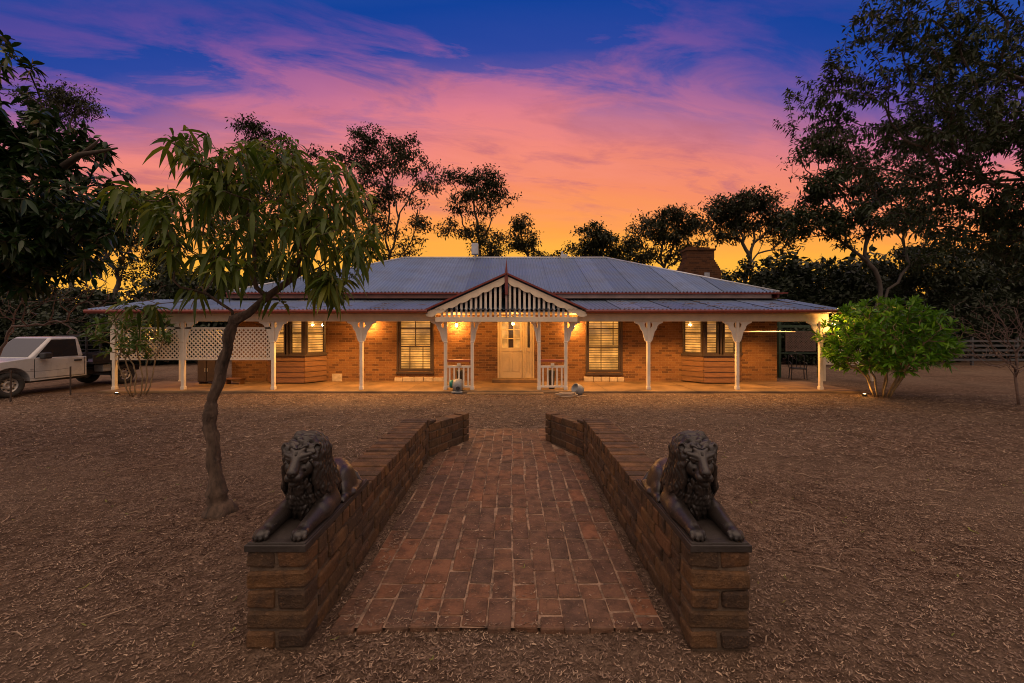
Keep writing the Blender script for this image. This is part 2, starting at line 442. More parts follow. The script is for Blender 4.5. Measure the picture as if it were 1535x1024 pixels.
M['litter'] = leafmat('litter', [(.17, .112, .077), (.09, .058, .041), (.26, .172, .118), (.19, .125, .086), (.42, .30, .20), (.13, .086, .061), (.22, .145, .10)], .6, .05, .35)
M['greenbit'] = leafmat('green_litter', [(.12, .14, .02), (.2, .18, .03)], .5, .1)
M['carwhite'] = pmat('white_car_paint', (.40, .40, .41), .28, 0, .06, 3, coat=.6)
M['cardark'] = pmat('black_steel', (.025, .025, .028), .45, .2, .3, 6)
M['tyre'] = pmat('tyre_rubber', (.025, .024, .023), .85, 0, .3, 12)
M['rim'] = pmat('steel_rim', (.42, .40, .38), .45, .6, .2, 8)
M['carglass'] = pmat('dark_car_glass', (.012, .014, .018), .06, 0, .1, 2, spec=.8)
M['lens'] = pmat('lamp_lens', (.5, .5, .52), .12, .4, .1, 9)
M['greyplastic'] = pmat('grey_plastic', (.22, .23, .24), .45, 0, .2, 8)
M['greenplastic'] = pmat('green_plastic', (.01, .16, .11), .4, 0, .15, 8)
M['hose'] = pmat('beige_hose', (.35, .27, .2), .6, 0, .2, 8)
M['block'] = pmat('pale_block', (.46, .38, .28), .85, 0, .25, 8, .4, 40)
M['steelrail'] = pmat('dull_galvanised', (.085, .085, .09), .6, .4, .25, 3)
M['picket'] = pmat('rusty_steel', (.05, .035, .028), .7, .3, .3, 10)
M['greenpost'] = pmat('green_post_paint', (.03, .06, .03), .5, 0, .2, 8)

# ------------------------------------------------------------------ ground
rng = np.random.default_rng(7)

def vnoise(x, y, seed=0):
    """smooth 2D value noise on arrays"""
    xi = np.floor(x).astype(int); yi = np.floor(y).astype(int); fx = x-xi; fy = y-yi
    fx = fx*fx*(3-2*fx); fy = fy*fy*(3-2*fy)
    def h(a, b):
        n = (a*374761393+b*668265263+seed*974711) & 0x7fffffff
        n = ((n ^ (n >> 13))*1274126177) & 0x7fffffff
        return ((n ^ (n >> 16)) & 0xffff)/65535.0
    return (h(xi, yi)*(1-fx)+h(xi+1, yi)*fx)*(1-fy)+(h(xi, yi+1)*(1-fx)+h(xi+1, yi+1)*fx)*fy

WALL_IN_L, WALL_IN_R = -1.253, 1.085       # inner faces of the two garden walls
WALL_W = .365
Y1, Y2 = 2.51, 6.26

def ground_z(X, Y):
    z = .030*(vnoise(X*1.3, Y*1.3, 1)-.5)+.022*(vnoise(X*4, Y*4, 2)-.5)+.014*(vnoise(X*11, Y*11, 3)-.5)
    near = np.clip((13.0-Y)/1.0, 0, 1)*np.clip((Y+2)/1, 0, 1)
    z = z*near-.004
    inpath = (X > -1.42) & (X < 1.24) & (Y > 2.45) & (Y < 8.3)
    z = np.where(inpath, np.minimum(z*.35-.012, -.004), z)
    house = (Y > 12.2)
    return np.where(house, np.minimum(z, -.004), z)

xs = np.concatenate([[-300, -150, -80, -40, -25], np.arange(-16, 16.01, .11), [25, 40, 80, 150, 300]])
ys = np.concatenate([[-120, -40, -10, -2], np.arange(.6, 13.6, .11), [16, 22, 35, 60, 110, 200, 400]])
XX, YY = np.meshgrid(xs, ys)
ZZ = ground_z(XX, YY)
V = np.stack([XX, YY, ZZ], -1).reshape(-1, 3)
nx = len(xs); i0 = (np.arange(len(ys)-1)[:, None]*nx+np.arange(nx-1)[None, :]).reshape(-1)
Q = np.stack([i0, i0+1, i0+nx+1, i0+nx], -1)
mb = MB(); mb.add(V, Q)
tag(mb.build('ground', M['ground'], smooth=True), kind='structure')

# curled bark chips and dead leaves: uncountable
def litter(n, area, lmin, lmax, name, mat, seed, dens=None):
    r = np.random.default_rng(seed)
    x = r.uniform(area[0], area[1], n); y = area[2]+(area[3]-area[2])*r.random(n)**1.0
    if dens is not None:
        k_ = r.random(n) < dens(x, y); x = x[k_]; y = y[k_]
    inp = (x > -1.02+.1*(vnoise(y*5, y*0, 8)-.5)) & (x < .86+.1*(vnoise(y*5, y*0+4, 8)-.5)) & (y > 2.72+.12*(vnoise(x*5, x*0, 7)-.3)) & (y < 8.0)
    wl = ((x > WALL_IN_L-WALL_W-.02) & (x < WALL_IN_L+.01) & (y > Y1-.01) & (y < Y2+.25)) | ((x < WALL_IN_R+WALL_W+.02) & (x > WALL_IN_R-.01) & (y > Y1-.01) & (y < Y2+.25))
    k_ = ~wl & (~inp | (r.random(len(x)) < .09)); x = x[k_]; y = y[k_]; n = len(x)
    z = ground_z(x, y)+.004
    z = np.where((x > -1.1) & (x < .93) & (y > 2.68) & (y < 8.0), .020, z)
    L = r.uniform(lmin, lmax, n)*(.6+.4*r.random(n)); W = L*r.uniform(.06, .18, n)
    a = r.vonmises(0.35, .9, n)+PI*(r.random(n) < .5)
    cur = r.uniform(-1, 1, n)*1.1; lift = r.uniform(.05, .55, n); roll = r.uniform(-.6, .6, n)
    rows = []
    for t_ in (-.5, -.17, .17, .5):
        ang = a+cur*t_
        cx = x+np.cos(ang)*L*t_; cy = y+np.sin(ang)*L*t_
        cz = z+lift*L*(4*t_*t_)*.5+.002
        wd = W*(1-abs(t_)*1.2)*.5+.0012
        px_ = -np.sin(ang)*wd; py_ = np.cos(ang)*wd
        rows.append(np.stack([cx+px_, cy+py_, cz+roll*wd+.003], -1)); rows.append(np.stack([cx-px_, cy-py_, cz-roll*wd+.003], -1))
    V = np.stack(rows, 1).reshape(-1, 3)
    b = np.arange(n)[:, None]*8
    q = np.concatenate([b+np.array([[0, 1, 3, 2]]), b+np.array([[2, 3, 5, 4]]), b+np.array([[4, 5, 7, 6]])])
    m_ = MB(); m_.add(V, q)
    return m_.build(name, mat)
lit = litter(190000, (-7.5, 7.5, 1.5, 6.2), .011, .042, 'bark_chip_litter', M['litter'], 11, lambda x, y: (np.abs(x) < 1.30*y+.5)*(.25+1.1*vnoise(x*1.7+30, y*2.3+9, 4)))
tag(lit, 'curled brown bark chips and dead leaves strewn over the yard', 'leaf litter', kind='stuff')
lit2 = litter(85000, (-16, 16, 6.2, 12.3), .03, .11, 'dry_leaf_litter', M['litter'], 12, lambda x, y: (np.abs(x) < 1.30*y+.5)*.9)
tag(lit2, 'dry leaves and chips on the farther yard before the veranda', 'leaf litter', kind='stuff')
lit3 = litter(420, (-7, 7, 1.6, 11), .04, .09, 'green_leaf_litter', M['greenbit'], 13)
tag(lit3, 'few yellow green leaf bits scattered over the brown yard', 'leaf litter', kind='stuff')

rs_ = np.random.default_rng(91)
mb = MB()
for i in range(260):
    y_ = rs_.uniform(1.7, 11.8); x_ = rs_.uniform(-1.25*y_, 1.25*y_)
    if -1.7 < x_ < 1.55 and 2.4 < y_ < 8.2: continue
    a_ = rs_.uniform(0, PI); l_ = rs_.uniform(.06, .30)*(.6+y_*.08); z_ = float(ground_z(np.array([x_]), np.array([y_]))[0])+.012
    d_ = np.array([math.cos(a_), math.sin(a_), 0]); p_ = np.array([x_, y_, z_]); b_ = np.array([-d_[1], d_[0], 0])*rs_.uniform(-.12, .12)*l_
    mb.tube([p_-d_*l_/2, p_+b_+[0, 0, .012], p_+d_*l_/2], [.003, .0045, .002], 5)
tag(mb.build('twig_litter', M['litter']), 'thin fallen twigs lying about the yard', 'twigs', kind='stuff')

# ------------------------------------------------------------------ paved path
def brick_bm(bricks, jitter, bevel, seed):
    """bricks: list of (8 corner points); returns an MB-like bmesh mesh with rounded edges"""
    r = np.random.default_rng(seed)
    bm = bmesh.new()
    for c in bricks:
        vs = [bm.verts.new(Vector(p)+Vector(r.normal(0, 1, 3)*np.array(jitter))) for p in c]
        for q in ((0,3,2,1),(4,5,6,7),(0,1,5,4),(1,2,6,5),(2,3,7,6),(3,0,4,7)): bm.faces.new([vs[i] for i in q])
    bmesh.ops.bevel(bm, geom=list(bm.edges), offset=bevel, segments=2, profile=.5, affect='EDGES')
    return bm

def bm_obj(bm, name, mat, parent=None, smooth=False):
    me = bpy.data.meshes.new(name); bm.to_mesh(me); bm.free(); me.materials.append(mat)
    if smooth: me.polygons.foreach_set('use_smooth', [True]*len(me.polygons))
    o = bpy.data.objects.new(name, me); COL.objects.link(o)
    if parent is not None: o.parent = parent
    return o

def boxpts(x0, x1, y0, y1, z0, z1):
    return [(x0,y0,z0),(x1,y0,z0),(x1,y1,z0),(x0,y1,z0),(x0,y0,z1),(x1,y0,z1),(x1,y1,z1),(x0,y1,z1)]

rp = random.Random(5)
pv = []
PW, PL, JT = .1665, .335, .012
x = -1.165
ncol = 13
for c in range(ncol):
    xa = x+c*PW
    # first row: two half rows with a straight joint behind
    y = 2.67
    if c % 2 == 0: rows = [(y, y+.12), (y+.12, y+.30)] if c % 4 == 0 else [(y, y+.30)]
    else: rows = [(y, y+.16), (y+.16, y+.30)] if c % 4 == 3 else [(y, y+.30)]
    y = 2.97+(0 if c % 2 == 0 else 0)
    if c % 2 == 1: rows.append((y, y+PL/2)); y += PL/2
    yend = 8.02
    while y < yend-.05:
        ln = PL
        if rp.random() < .10: ln = PL/2
        rows.append((y, min(y+ln, yend))); y += ln
    rows[0] = (rows[0][0]+rp.uniform(-.02, .02), rows[0][1])
    for (ya, yb) in rows:
        ym = (ya+yb)/2
        # the path narrows between the two wing walls
        lim_l = -1.2 if ym < 6.2 else max(-1.2, -1.2+(ym-6.2)*.50)
        lim_r = 1.02 if ym < 6.2 else 1.02-(ym-6.2)*.55
        lim_l = min(lim_l, -.86); lim_r = max(lim_r, .62)
        if xa+PW/2 < lim_l or xa+PW/2 > lim_r: continue
        h = rp.uniform(.0165, .0225)
        wob = .010*math.sin(ym*1.7+c*.4)+.006*math.sin(ym*4.3+c)
        pv.append(boxpts(xa+JT/2+wob, xa+PW-JT/2+wob, ya+JT/2, yb-JT/2, -.03, h))
path_bm = brick_bm(pv, (.0055, .0055, .0012), .011, 3)
path_o = bm_obj(path_bm, 'path', M['paver'])
tag(path_o, kind='structure')
mb = MB(); mb.add([(-1.16, 2.68, .0115), (.99, 2.68, .0115), (.99, 6.3, .0115), (.66, 7.0, .0115), (.66, 8.03, .0115), (-.86, 8.03, .0115), (-.86, 7.0, .0115), (-1.16, 6.3, .0115)], [tuple(range(8))])
tag(mb.build('path_bedding', M['sand']), kind='structure')

# ------------------------------------------------------------------ garden walls
CH = .1225           # course height
def garden_wall(side, label):
    root = empty('garden_wall', ((WALL_IN_L-WALL_W/2) if side < 0 else (WALL_IN_R+WALL_W/2), Y1, 0))
    tag(root, label, 'brick wall', 'low brick walls flanking the path')
    r = random.Random(20+side); J = .019
    hw = WALL_W/2
    br = []
    L = Y2-Y1
    inn = -side        # local x sign of the path side
    for k_ in range(-1, 5):
        z0 = k_*CH+.02-CH*.15; z1 = z0+CH-J
        # front end: pairs and singles alternate
        fr = .165
        if k_ % 2 == 0:
            br.append(boxpts(-hw+r.uniform(0, .006), -J/2, r.uniform(-.006, .004), fr, z0, z1)); br.append(boxpts(J/2, hw, r.uniform(-.006, .004), fr, z0, z1))
            y = fr+J
        else:
            br.append(boxpts(-hw, hw, r.uniform(-.008, .004), fr+.0, z0, z1)); y = fr+J
        off = .5 if k_ % 2 else 1.0
        first = True
        while y < L-.02 and k_ < 4:
            ln = .315*(off if first else 1); first = False
            y1 = min(y+ln, L)
            for sx in (-1, 1):
                a, b = (-hw, -.012) if sx < 0 else (.012, hw)
                d = r.uniform(-.004, .005)
                br.append(boxpts(a+(d if sx < 0 else 0), b+(d if sx > 0 else 0), y+r.uniform(0, .004), y1-J, z0, z1))
            y = y1
    top0 = 4*CH+.02-CH*.15
    wb = bm_obj(brick_bm(br, .0048, .016, 31+side), 'brickwork', M['wallbrick'], root)
    # header course on top, bricks laid across the wall
    cp = []
    y = .165
    while y < L-.03:
        ln = .128
        y1 = min(y+ln, L)
        cp.append(boxpts(-hw-.006+r.uniform(-.004, .004), hw+.006+r.uniform(-.004, .004), y+J/2, y1-J/2, top0, top0+CH-J+r.uniform(-.003, .003)))
        y = y1
    bm_obj(brick_bm(cp, .002, .008, 41+side), 'coping', M['wallbrick'], root)
    m = MB(); m.box(-hw+.016, hw-.016, .016, L-.016, -.1, top0+CH-J-.012); m.build('mortar_core', M['mortar'], root)
    # wing: angled return towards the path, ending in a small pier
    a = Vector((inn*hw, L-.01)); b = Vector((inn*(hw+.42), L+.80))
    u = (b-a); ul = u.length; u.normalize(); n = Vector((-u.y, u.x))
    if n.x*inn > 0: n = -n          # n points away from the path
    wg = []
    for k_ in range(-1, 5):
        z0 = k_*CH+.02; z1 = z0+CH-J
        s = 0.0 if k_ % 2 else -.12
        while s < ul-.02:
            s0, s1 = max(s, 0), min(s+.30, ul); s += .30
            if s1-s0 < .04: continue
            top = .56-.10*((s0+s1)/2/ul)
            if z0 > top-.03: continue
            zz = min(z1, top)
            d = r.uniform(-.004, .004)
            pts = []
            for z in (z0, zz):
                for q, e in ((s0+J/2, d), (s1-J/2, d), (s1-J/2, .22), (s0+J/2, .22)):
                    p = a+u*q+n*e; pts.append((p.x, p.y, z))
            wg.append(pts)
    for k_ in range(-1, 4):          # end pier
        z0 = k_*CH+.02
        pts = []
        for z in (z0, z0+CH-J):
            for q, e in ((ul, -.02), (ul+.15, -.02), (ul+.15, .20), (ul, .20)):
                p = a+u*q+n*e; pts.append((p.x, p.y, z))
        wg.append(pts)
    bm_obj(brick_bm(wg, .002, .008, 51+side), 'wing', M['wallbrick'], root)
    m = MB()
    pts = []
    for z, sc in ((-.05, 0), (.44, 0)):
        for q, e in ((0, .012), (ul+.12, .012), (ul+.12, .19), (0, .19)):
            p = a+u*q+n*e; pts.append((p.x, p.y, z))
    m.add(pts, [(0,3,2,1),(4,5,6,7),(0,1,5,4),(1,2,6,5),(2,3,7,6),(3,0,4,7)])
    m.build('wing_core', M['mortar'], root)
    return root, top0+CH-J+.002

wl, WALLTOP = garden_wall(-1, 'low weathered brick wall with lion, on the tree side of the path')
wr, _ = garden_wall(1, 'low weathered brick wall with lion, on the open yard side right of the path')

# ------------------------------------------------------------------ lions (signed distance fields -> surface nets)
def surface_nets(D, org, h):
    ins = D < 0
    nx_, ny_, nz_ = D.shape
    cs = (nx_-1, ny_-1, nz_-1)
    acc = np.zeros(cs+(3,)); cnt = np.zeros(cs)
    offs = [(i, j, k_) for i in (0, 1) for j in (0, 1) for k_ in (0, 1)]
    def sub(A, o): return A[o[0]:o[0]+cs[0], o[1]:o[1]+cs[1], o[2]:o[2]+cs[2]]
    for a in offs:
        for ax in range(3):
            if a[ax]: continue
            b = list(a); b[ax] = 1
            da, db = sub(D, a), sub(D, b)
            cr = (da < 0) != (db < 0)
            t_ = np.where(cr, da/(da-db+1e-12), 0)
            for c in range(3):
                acc[..., c] += np.where(cr, a[c]+(t_ if c == ax else 0), 0)
            cnt += cr
    mixed = cnt > 0
    idx = -np.ones(cs, int); idx[mixed] = np.arange(mixed.sum())
    cell = np.argwhere(mixed)
    V = (cell+acc[mixed]/cnt[mixed][:, None])*h+np.array(org)
    quads = []
    for ax in range(3):
        a0 = [slice(None)]*3; a1 = [slice(None)]*3
        a0[ax] = slice(0, -1); a1[ax] = slice(1, None)
        s0, s1 = ins[tuple(a0)], ins[tuple(a1)]
        e = np.argwhere(s0 != s1)
        b, c = (ax+1) % 3, (ax+2) % 3
        ok = (e[:, b] > 0) & (e[:, c] > 0) & (e[:, b] < D.shape[b]-1) & (e[:, c] < D.shape[c]-1)
        e = e[ok]
        if not len(e): continue
        def at(db, dc):
            q = e.copy(); q[:, b] -= db; q[:, c] -= dc; return idx[q[:, 0], q[:, 1], q[:, 2]]
        q = np.stack([at(1, 1), at(0, 1), at(0, 0), at(1, 0)], -1)
        flip = ~s0[e[:, 0], e[:, 1], e[:, 2]]
        q[flip] = q[flip][:, ::-1]
        quads.append(q)
    return V, np.concatenate(quads)

class SDF:
    def __init__(s, lo, hi, h):
        s.lo = np.array(lo); s.h = h
        n = np.ceil((np.array(hi)-s.lo)/h).astype(int)+1
        s.D = np.full(n, 1.0); s.ax = [s.lo[i]+np.arange(n[i])*h for i in range(3)]
    def _blk(s, lo, hi):
        sl = []
        for i in range(3):
            a = max(0, int((lo[i]-s.lo[i])/s.h)-1); b = min(len(s.ax[i]), int((hi[i]-s.lo[i])/s.h)+3)
            if b <= a: return None
            sl.append(slice(a, b))
        g_ = np.meshgrid(*[s.ax[i][sl[i]] for i in range(3)], indexing='ij')
        return tuple(sl), g_
    def _put(s, sl, d, k_, op):
        o = s.D[sl]
        if op == 'sub':
            d = -d
            hh = np.maximum(k_-np.abs(o-d), 0)/k_
            s.D[sl] = np.maximum(o, d)+hh*hh*k_/4
        else:
            hh = np.maximum(k_-np.abs(o-d), 0)/k_
            s.D[sl] = np.minimum(o, d)-hh*hh*k_/4
    def cap(s, a, b, ra, rb=None, k=.02, op='add'):
        rb = ra if rb is None else rb
        a = np.array(a, float); b = np.array(b, float); mr = max(ra, rb)+k*1.5+.02
        r_ = s._blk(np.minimum(a, b)-mr, np.maximum(a, b)+mr)
        if r_ is None: return
        sl, (x, y, z) = r_
        ab = b-a; L2 = max(ab@ab, 1e-9)
        t_ = np.clip(((x-a[0])*ab[0]+(y-a[1])*ab[1]+(z-a[2])*ab[2])/L2, 0, 1)
        d = np.sqrt((x-a[0]-t_*ab[0])**2+(y-a[1]-t_*ab[1])**2+(z-a[2]-t_*ab[2])**2)-(ra+(rb-ra)*t_)
        s._put(sl, d, k, op)
    def chain(s, pts, rad, k=.012, op='add'):
        for i in range(len(pts)-1): s.cap(pts[i], pts[i+1], rad[i], rad[i+1], k, op)
    def ell(s, c, r, k=.03, rot=None, op='add'):
        c = np.array(c, float); r = np.array(r, float); mr = r.max()+k*1.5+.02
        b_ = s._blk(c-mr, c+mr)
        if b_ is None: return
        sl, (x, y, z) = b_
        x = x-c[0]; y = y-c[1]; z = z-c[2]
        if rot is not None:
            Rm = np.array(rot.to_3x3().transposed())
            x, y, z = (Rm[0, 0]*x+Rm[0, 1]*y+Rm[0, 2]*z, Rm[1, 0]*x+Rm[1, 1]*y+Rm[1, 2]*z, Rm[2, 0]*x+Rm[2, 1]*y+Rm[2, 2]*z)
        k0 = np.sqrt((x/r[0])**2+(y/r[1])**2+(z/r[2])**2)
        k1 = np.sqrt((x/r[0]**2)**2+(y/r[1]**2)**2+(z/r[2]**2)**2)+1e-9
        s._put(sl, k0*(k0-1)/k1, k, op)
    def mesh(s): return surface_nets(s.D, s.lo, s.h)

HEAD = np.array([0, .33, .455])        # centre of the skull, statue coordinates (front of plinth y = 0)

def lion_body(h=.0052):
    S = SDF((-.22, -.02, .02), (.22, 1.12, .64), h)
    # trunk
    S.ell((0, .47, .22), (.135, .17, .20), .03)
    S.cap((0, .52, .22), (0, .84, .19), .125, .115, .04)
    S.ell((0, .88, .165), (.135, .145, .145), .05)
    for q in (-1, 1):
        # haunch, shin, hind paw
        S.ell((q*.115, .82, .145), (.062, .135, .125), .025, Matrix.Rotation(R(-12), 4, 'X'))
        S.ell((q*.140, .72, .10), (.035, .07, .07), .02)
        S.cap((q*.145, .93, .065), (q*.150, .70, .062), .036, .030, .02)
        S.ell((q*.150, .645, .062), (.033, .062, .030), .014)
        for o in (-.017, 0, .017): S.cap((q*.150+o, .635, .062), (q*.150+o*1.2, .592, .055), .012, .011, .005)
        # shoulder, upper arm, forearm, paw
        S.ell((q*.125, .47, .19), (.055, .11, .13), .03, Matrix.Rotation(R(18), 4, 'X'))
        S.cap((q*.128, .50, .115), (q*.130, .34, .105), .066, .064, .03)
        S.cap((q*.130, .36, .105), (q*.118, .13, .080), .062, .044, .025)
        S.cap((q*.150, .40, .115), (q*.138, .22, .092), .020, .016, .02)
        S.ell((q*.118, .085, .075), (.047, .072, .034), .018)
        for o, l in ((-.034, .030), (-.012, .012), (.012, .012), (.034, .030)):
            S.chain([(q*.118+o*.8, .10, .085), (q*.118+o, .045+l*.6, .082), (q*.118+o*1.04, .012+l, .062)], [.014, .0165, .014], .004)
            S.cap((q*.118+o*1.04, .008+l, .058), (q*.118+o*1.04, -.004+l, .047), .006, .003, .003)
    # tail along the flank
    S.chain([(.02, 1.01, .20), (.10, 1.04, .11), (.155, .98, .065), (.172, .84, .056), (.172, .76, .060)], [.026, .022, .02, .018, .03], .012)
    S.cap((.172, .77, .06), (.165, .70, .058), .030, .012, .012)
    # neck and head
    S.cap((0, .46, .30), (0, .37, .44), .11, .10, .04)
    H = HEAD; hs = 1.16
    p = lambda x, y, z: (H[0]+x*hs, H[1]+y*hs, H[2]+z*hs)
    e = lambda c, rr, k, op='add': S.ell(p(*c), tuple(v*hs for v in rr), k, None, op)
    cp = lambda a, b, ra, rb, k, op='add': S.cap(p(*a), p(*b), ra*hs, rb*hs, k, op)
    e((0, 0, 0), (.088, .110, .108), .02)
    for q in (-1, 1):
        e((q*.058, -.060, -.022), (.036, .050, .050), .022)               # cheek
        cp((q*.016, -.118, .046), (q*.074, -.088, .056), .017, .012, .010)  # brow
        cp((q*.012, -.104, .070), (q*.038, -.090, .084), .013, .010, .025)
    e((0, -.098, -.048), (.056, .075, .050), .022)                        # muzzle
    cp((0, -.100, .050), (0, -.176, -.020), .026, .029, .012)             # bridge
    cp((-.015, -.105, .040), (-.021, -.172, -.020), .013, .015, .008)
    cp((.015, -.105, .040), (.021, -.172, -.020), .013, .015, .008)
    for q in (-1, 1):
        e((q*.026, -.150, -.054), (.031, .036, .027), .010)               # lips
        e((q*.045, -.120, .018), (.024, .022, .018), .008, 'sub')         # socket
    e((0, -.186, -.022), (.031, .017, .018), .008)                        # nose pad
    for q in (-1, 1):
        e((q*.015, -.202, -.029), (.009, .009, .006), .004, 'sub')        # nostrils
        e((q*.044, -.102, .019), (.0165, .0165, .0135), .003)             # eyeball
        cp((q*.026, -.118, .011), (q*.066, -.098, .026), .005, .004, .005)  # lower lid
        cp((q*.024, -.124, .030), (q*.068, -.102, .036), .009, .006, .006)  # upper lid
        cp((q*.036, -.140, -.010), (q*.060, -.085, -.055), .006, .005, .008, 'sub')
        cp((q*.022, -.130, .060), (q*.030, -.118, .085), .004, .003, .006, 'sub')
    cp((0, -.196, -.040), (0, -.190, -.072), .0055, .0055, .006, 'sub')
    e((0, -.122, -.098), (.034, .034, .024), .012)                        # chin
    mp = [(-.066, -.096, -.078), (-.036, -.158, -.084), (0, -.186, -.074), (.036, -.158, -.084), (.066, -.096, -.078)]
    for a, b in zip(mp[:-1], mp[1:]): cp(a, b, .007, .007, .006, 'sub')
    cp((0, -.116, .090), (0, -.126, .050), .0045, .0045, .010, 'sub')
    return S.mesh()

def lion_mane(h=.0044, seed=4):
    S = SDF((-.23, .08, .05), (.23, .68, .66), h)
    r = random.Random(seed)
    H = HEAD
    # underlying volume, hollow in front where the face sits
    S.ell((0, H[1]+.095, H[2]-.005), (.138, .110, .140), .03)
    S.ell((0, H[1]+.11, H[2]-.13), (.155, .150, .16), .05)
    S.ell((0, H[1]+.11, H[2]-.235), (.150, .165, .13), .05)
    S.cap((0, H[1]+.12, H[2]+.05), (0, H[1]+.25, H[2]-.12), .11, .13, .05)
    # face opening
    S.ell((0, H[1]-.085, H[2]-.010), (.098, .14, .125), .02, op='sub')
    # long locks: swept up off the brow, over to the side and down to the shoulder
    def flow(q, phi, y0, r0, rad, steps, wig):
        pts = []; rs = []; x = z = None
        for i in range(steps):
            a = phi-i*R(17)
            rr = r0*(1+.035*math.sin(i*1.9+wig)) if i else r0*.80
            if a > R(-5): x, z = rr*math.cos(a)*.93, rr*math.sin(a)*1.12
            else: x = r0*(.97+.13*min(1, (i-phi/R(17))/5))+.007*math.sin(i*1.6+wig); z -= .040
            pts.append((H[0]+q*x, H[1]+y0+.010*i+(.0 if i else -.012)+.006*math.sin(i*1.4+wig), H[2]+z))
            rs.append(rad*(.62 if i == 0 else 1.0 if i < steps-2 else .75 if i < steps-1 else .22))
        S.chain(pts, rs, .005)
    for q in (-1, 1):
        for layer, (y0, r0, rad) in enumerate(((-.085, .112, .020), (-.045, .126, .024), (.005, .134, .026), (.055, .138, .027), (.105, .136, .028))):
            for m_ in range(5):
                phi = R(84-19*m_-7*(layer % 2)+r.uniform(-4, 4))
                if layer == 0 and m_ == 0: phi = R(80)
                flow(q, phi, y0+r.uniform(-.008, .008), r0+r.uniform(-.004, .006), rad*r.uniform(.85, 1.12), 11-m_+(layer % 2), r.uniform(0, 6))
        for j in range(6):          # shoulder locks
            y0 = H[1]-.01+.05*j; zz = H[2]-.10-.012*j; w_ = r.uniform(.85, 1.2); k2 = r.uniform(-.012, .012); x0 = q*.142
            S.chain([(x0*.95, y0, zz+.05), (x0+k2, y0+.01, zz-.02), (x0*1.06-k2, y0+.03, zz-.09), (x0*1.05+k2, y0+.045, zz-.15), (x0*.97, y0+.06, zz-.21)], [.018*w_, .025*w_, .026*w_, .021*w_, .007], .005)
    # beard below the chin and chest ruff: overlapping tongues hanging to the forelegs
    for row in range(7):
        z0 = H[2]-.125-.038*row
        nn = 9 if row % 2 else 8
        hwid = (.108, .138, .152, .156, .150, .138, .120)[row]
        for i in range(nn):
            u = (i-(nn-1)/2)/((nn-1)/2)
            wx = hwid*u
            yy = H[1]-.082+.135*abs(u)**2.0+.010*row+r.uniform(-.008, .008)
            sg = 1 if (i+row) % 2 else -1
            w_ = r.uniform(.85, 1.15)
            S.chain([(wx*.94, yy+.035, z0+.040), (wx+sg*.004, yy, z0), (wx+sg*.012, yy+.004, z0-.040), (wx-sg*.006, yy+.022, z0-.078)], [.014*w_, .026*w_, .021*w_, .006], .005)
    for q in (-1, 1):           # ear poking out of the mane
        S.ell((q*.112, H[1]-.045, H[2]+.098), (.027, .018, .032), .006)
        S.ell((q*.115, H[1]-.064, H[2]+.098), (.016, .013, .022), .005, op='sub')
    # fine strand grooves that follow the locks
    X_, Y_, Z_ = np.meshgrid(*S.ax, indexing='ij')
    top = np.clip((Z_-.24)/.10, 0, 1)
    back = np.clip((Y_-H[1]+.13)/.05, 0, 1)
    S.D += np.sin(Y_*205+4.5*np.sin(Z_*17+X_*9)+2.0*np.sin(Z_*41))*.0034*back*top
    S.D += np.sin(X_*215+5*np.sin(Z_*30)+3*np.sin(Y_*20))*.0026*(1-top*back)
    return S.mesh()

def sdf_obj(name, VQ, mat, parent):
    m = MB(); m.add(VQ[0], VQ[1]); o = m.build(name, mat, parent, smooth=True)
    md = o.modifiers.new('smooth', 'SMOOTH'); md.factor = .5; md.iterations = 1
    return o

def plinth_mb():
    m = MB(); m.box(-.186, .186, -.010, 1.10, -.004, .038); m.box(-.176, .176, .006, 1.085, .038, .046); return m

def lion_shape(VQ, mane):
    V = VQ[0].copy(); z = V[:, 2]
    st = lambda a, b, q: (lambda f: f*f*(3-2*f))(np.clip((q-a)/(b-a), 0, 1))
    V[:, 0] *= 1-(.17-.09*st(.42, .52, z) if mane else .15*st(.06, .22, z)-.06*st(.42, .52, z))
    f = st(.58, .74, V[:, 1]) if not mane else 0
    V[:, 2] = z-(z-.05)*.10*f
    a = R(7)*st(.26, .40, z)*(1-st(.6, .75, V[:, 1]))
    x, y = V[:, 0].copy(), V[:, 1]-.40
    V[:, 0] = x*np.cos(a)-y*np.sin(a); V[:, 1] = x*np.sin(a)+y*np.cos(a)+.40
    return V, VQ[1]
bodyV = lion_shape(lion_body(), False); maneV = lion_shape(lion_mane(), True)
LION_Y = 2.51
def lion(x, turn, label, first=None):
    root = empty('lion_statue', (x, LION_Y, WALLTOP+.004))
    tag(root, label, 'lion statue', 'lion statues on the wall ends')
    if first is None:
        sdf_obj('body', bodyV, M['bronze'], root); sdf_obj('mane', maneV, M['bronze'], root)
        plinth_mb().build('plinth', M['plinth'], root, bevel=.008)
    else:
        for ch in first.children:
            c = ch.copy(); COL.objects.link(c); c.parent = root
    return root
lion_a = lion(WALL_IN_L-WALL_W/2, 0, 'dark bronze lying lion statue on the wall nearest the crooked tree')
lion_b = lion(WALL_IN_R+WALL_W/2, 0, 'dark bronze lying lion statue on the wall end at the right of the path', lion_a)
lion_b.scale = (-1, 1, 1)

# ------------------------------------------------------------------ house
HX = -.17                       # centre line of the porch
YW, YP, YE = 14.9, 12.85, 12.42 # front wall, post line, veranda eave
FZ = .06                        # veranda floor level
WL, WR = -10.1, 9.55            # ends of the front wall
house = empty('brick_house', (0, YW, 0))
tag(house, 'long low brick house with corrugated iron roof, white posted veranda and lit windows', 'house')
def hb(mbx, name, mat, parent=None, **kw):
    """build a part of the house; geometry given in world coordinates"""
    mbx.v = [v-np.array([0, YW, 0]) for v in mbx.v]
    return mbx.build(name, mat, parent or house, **kw)

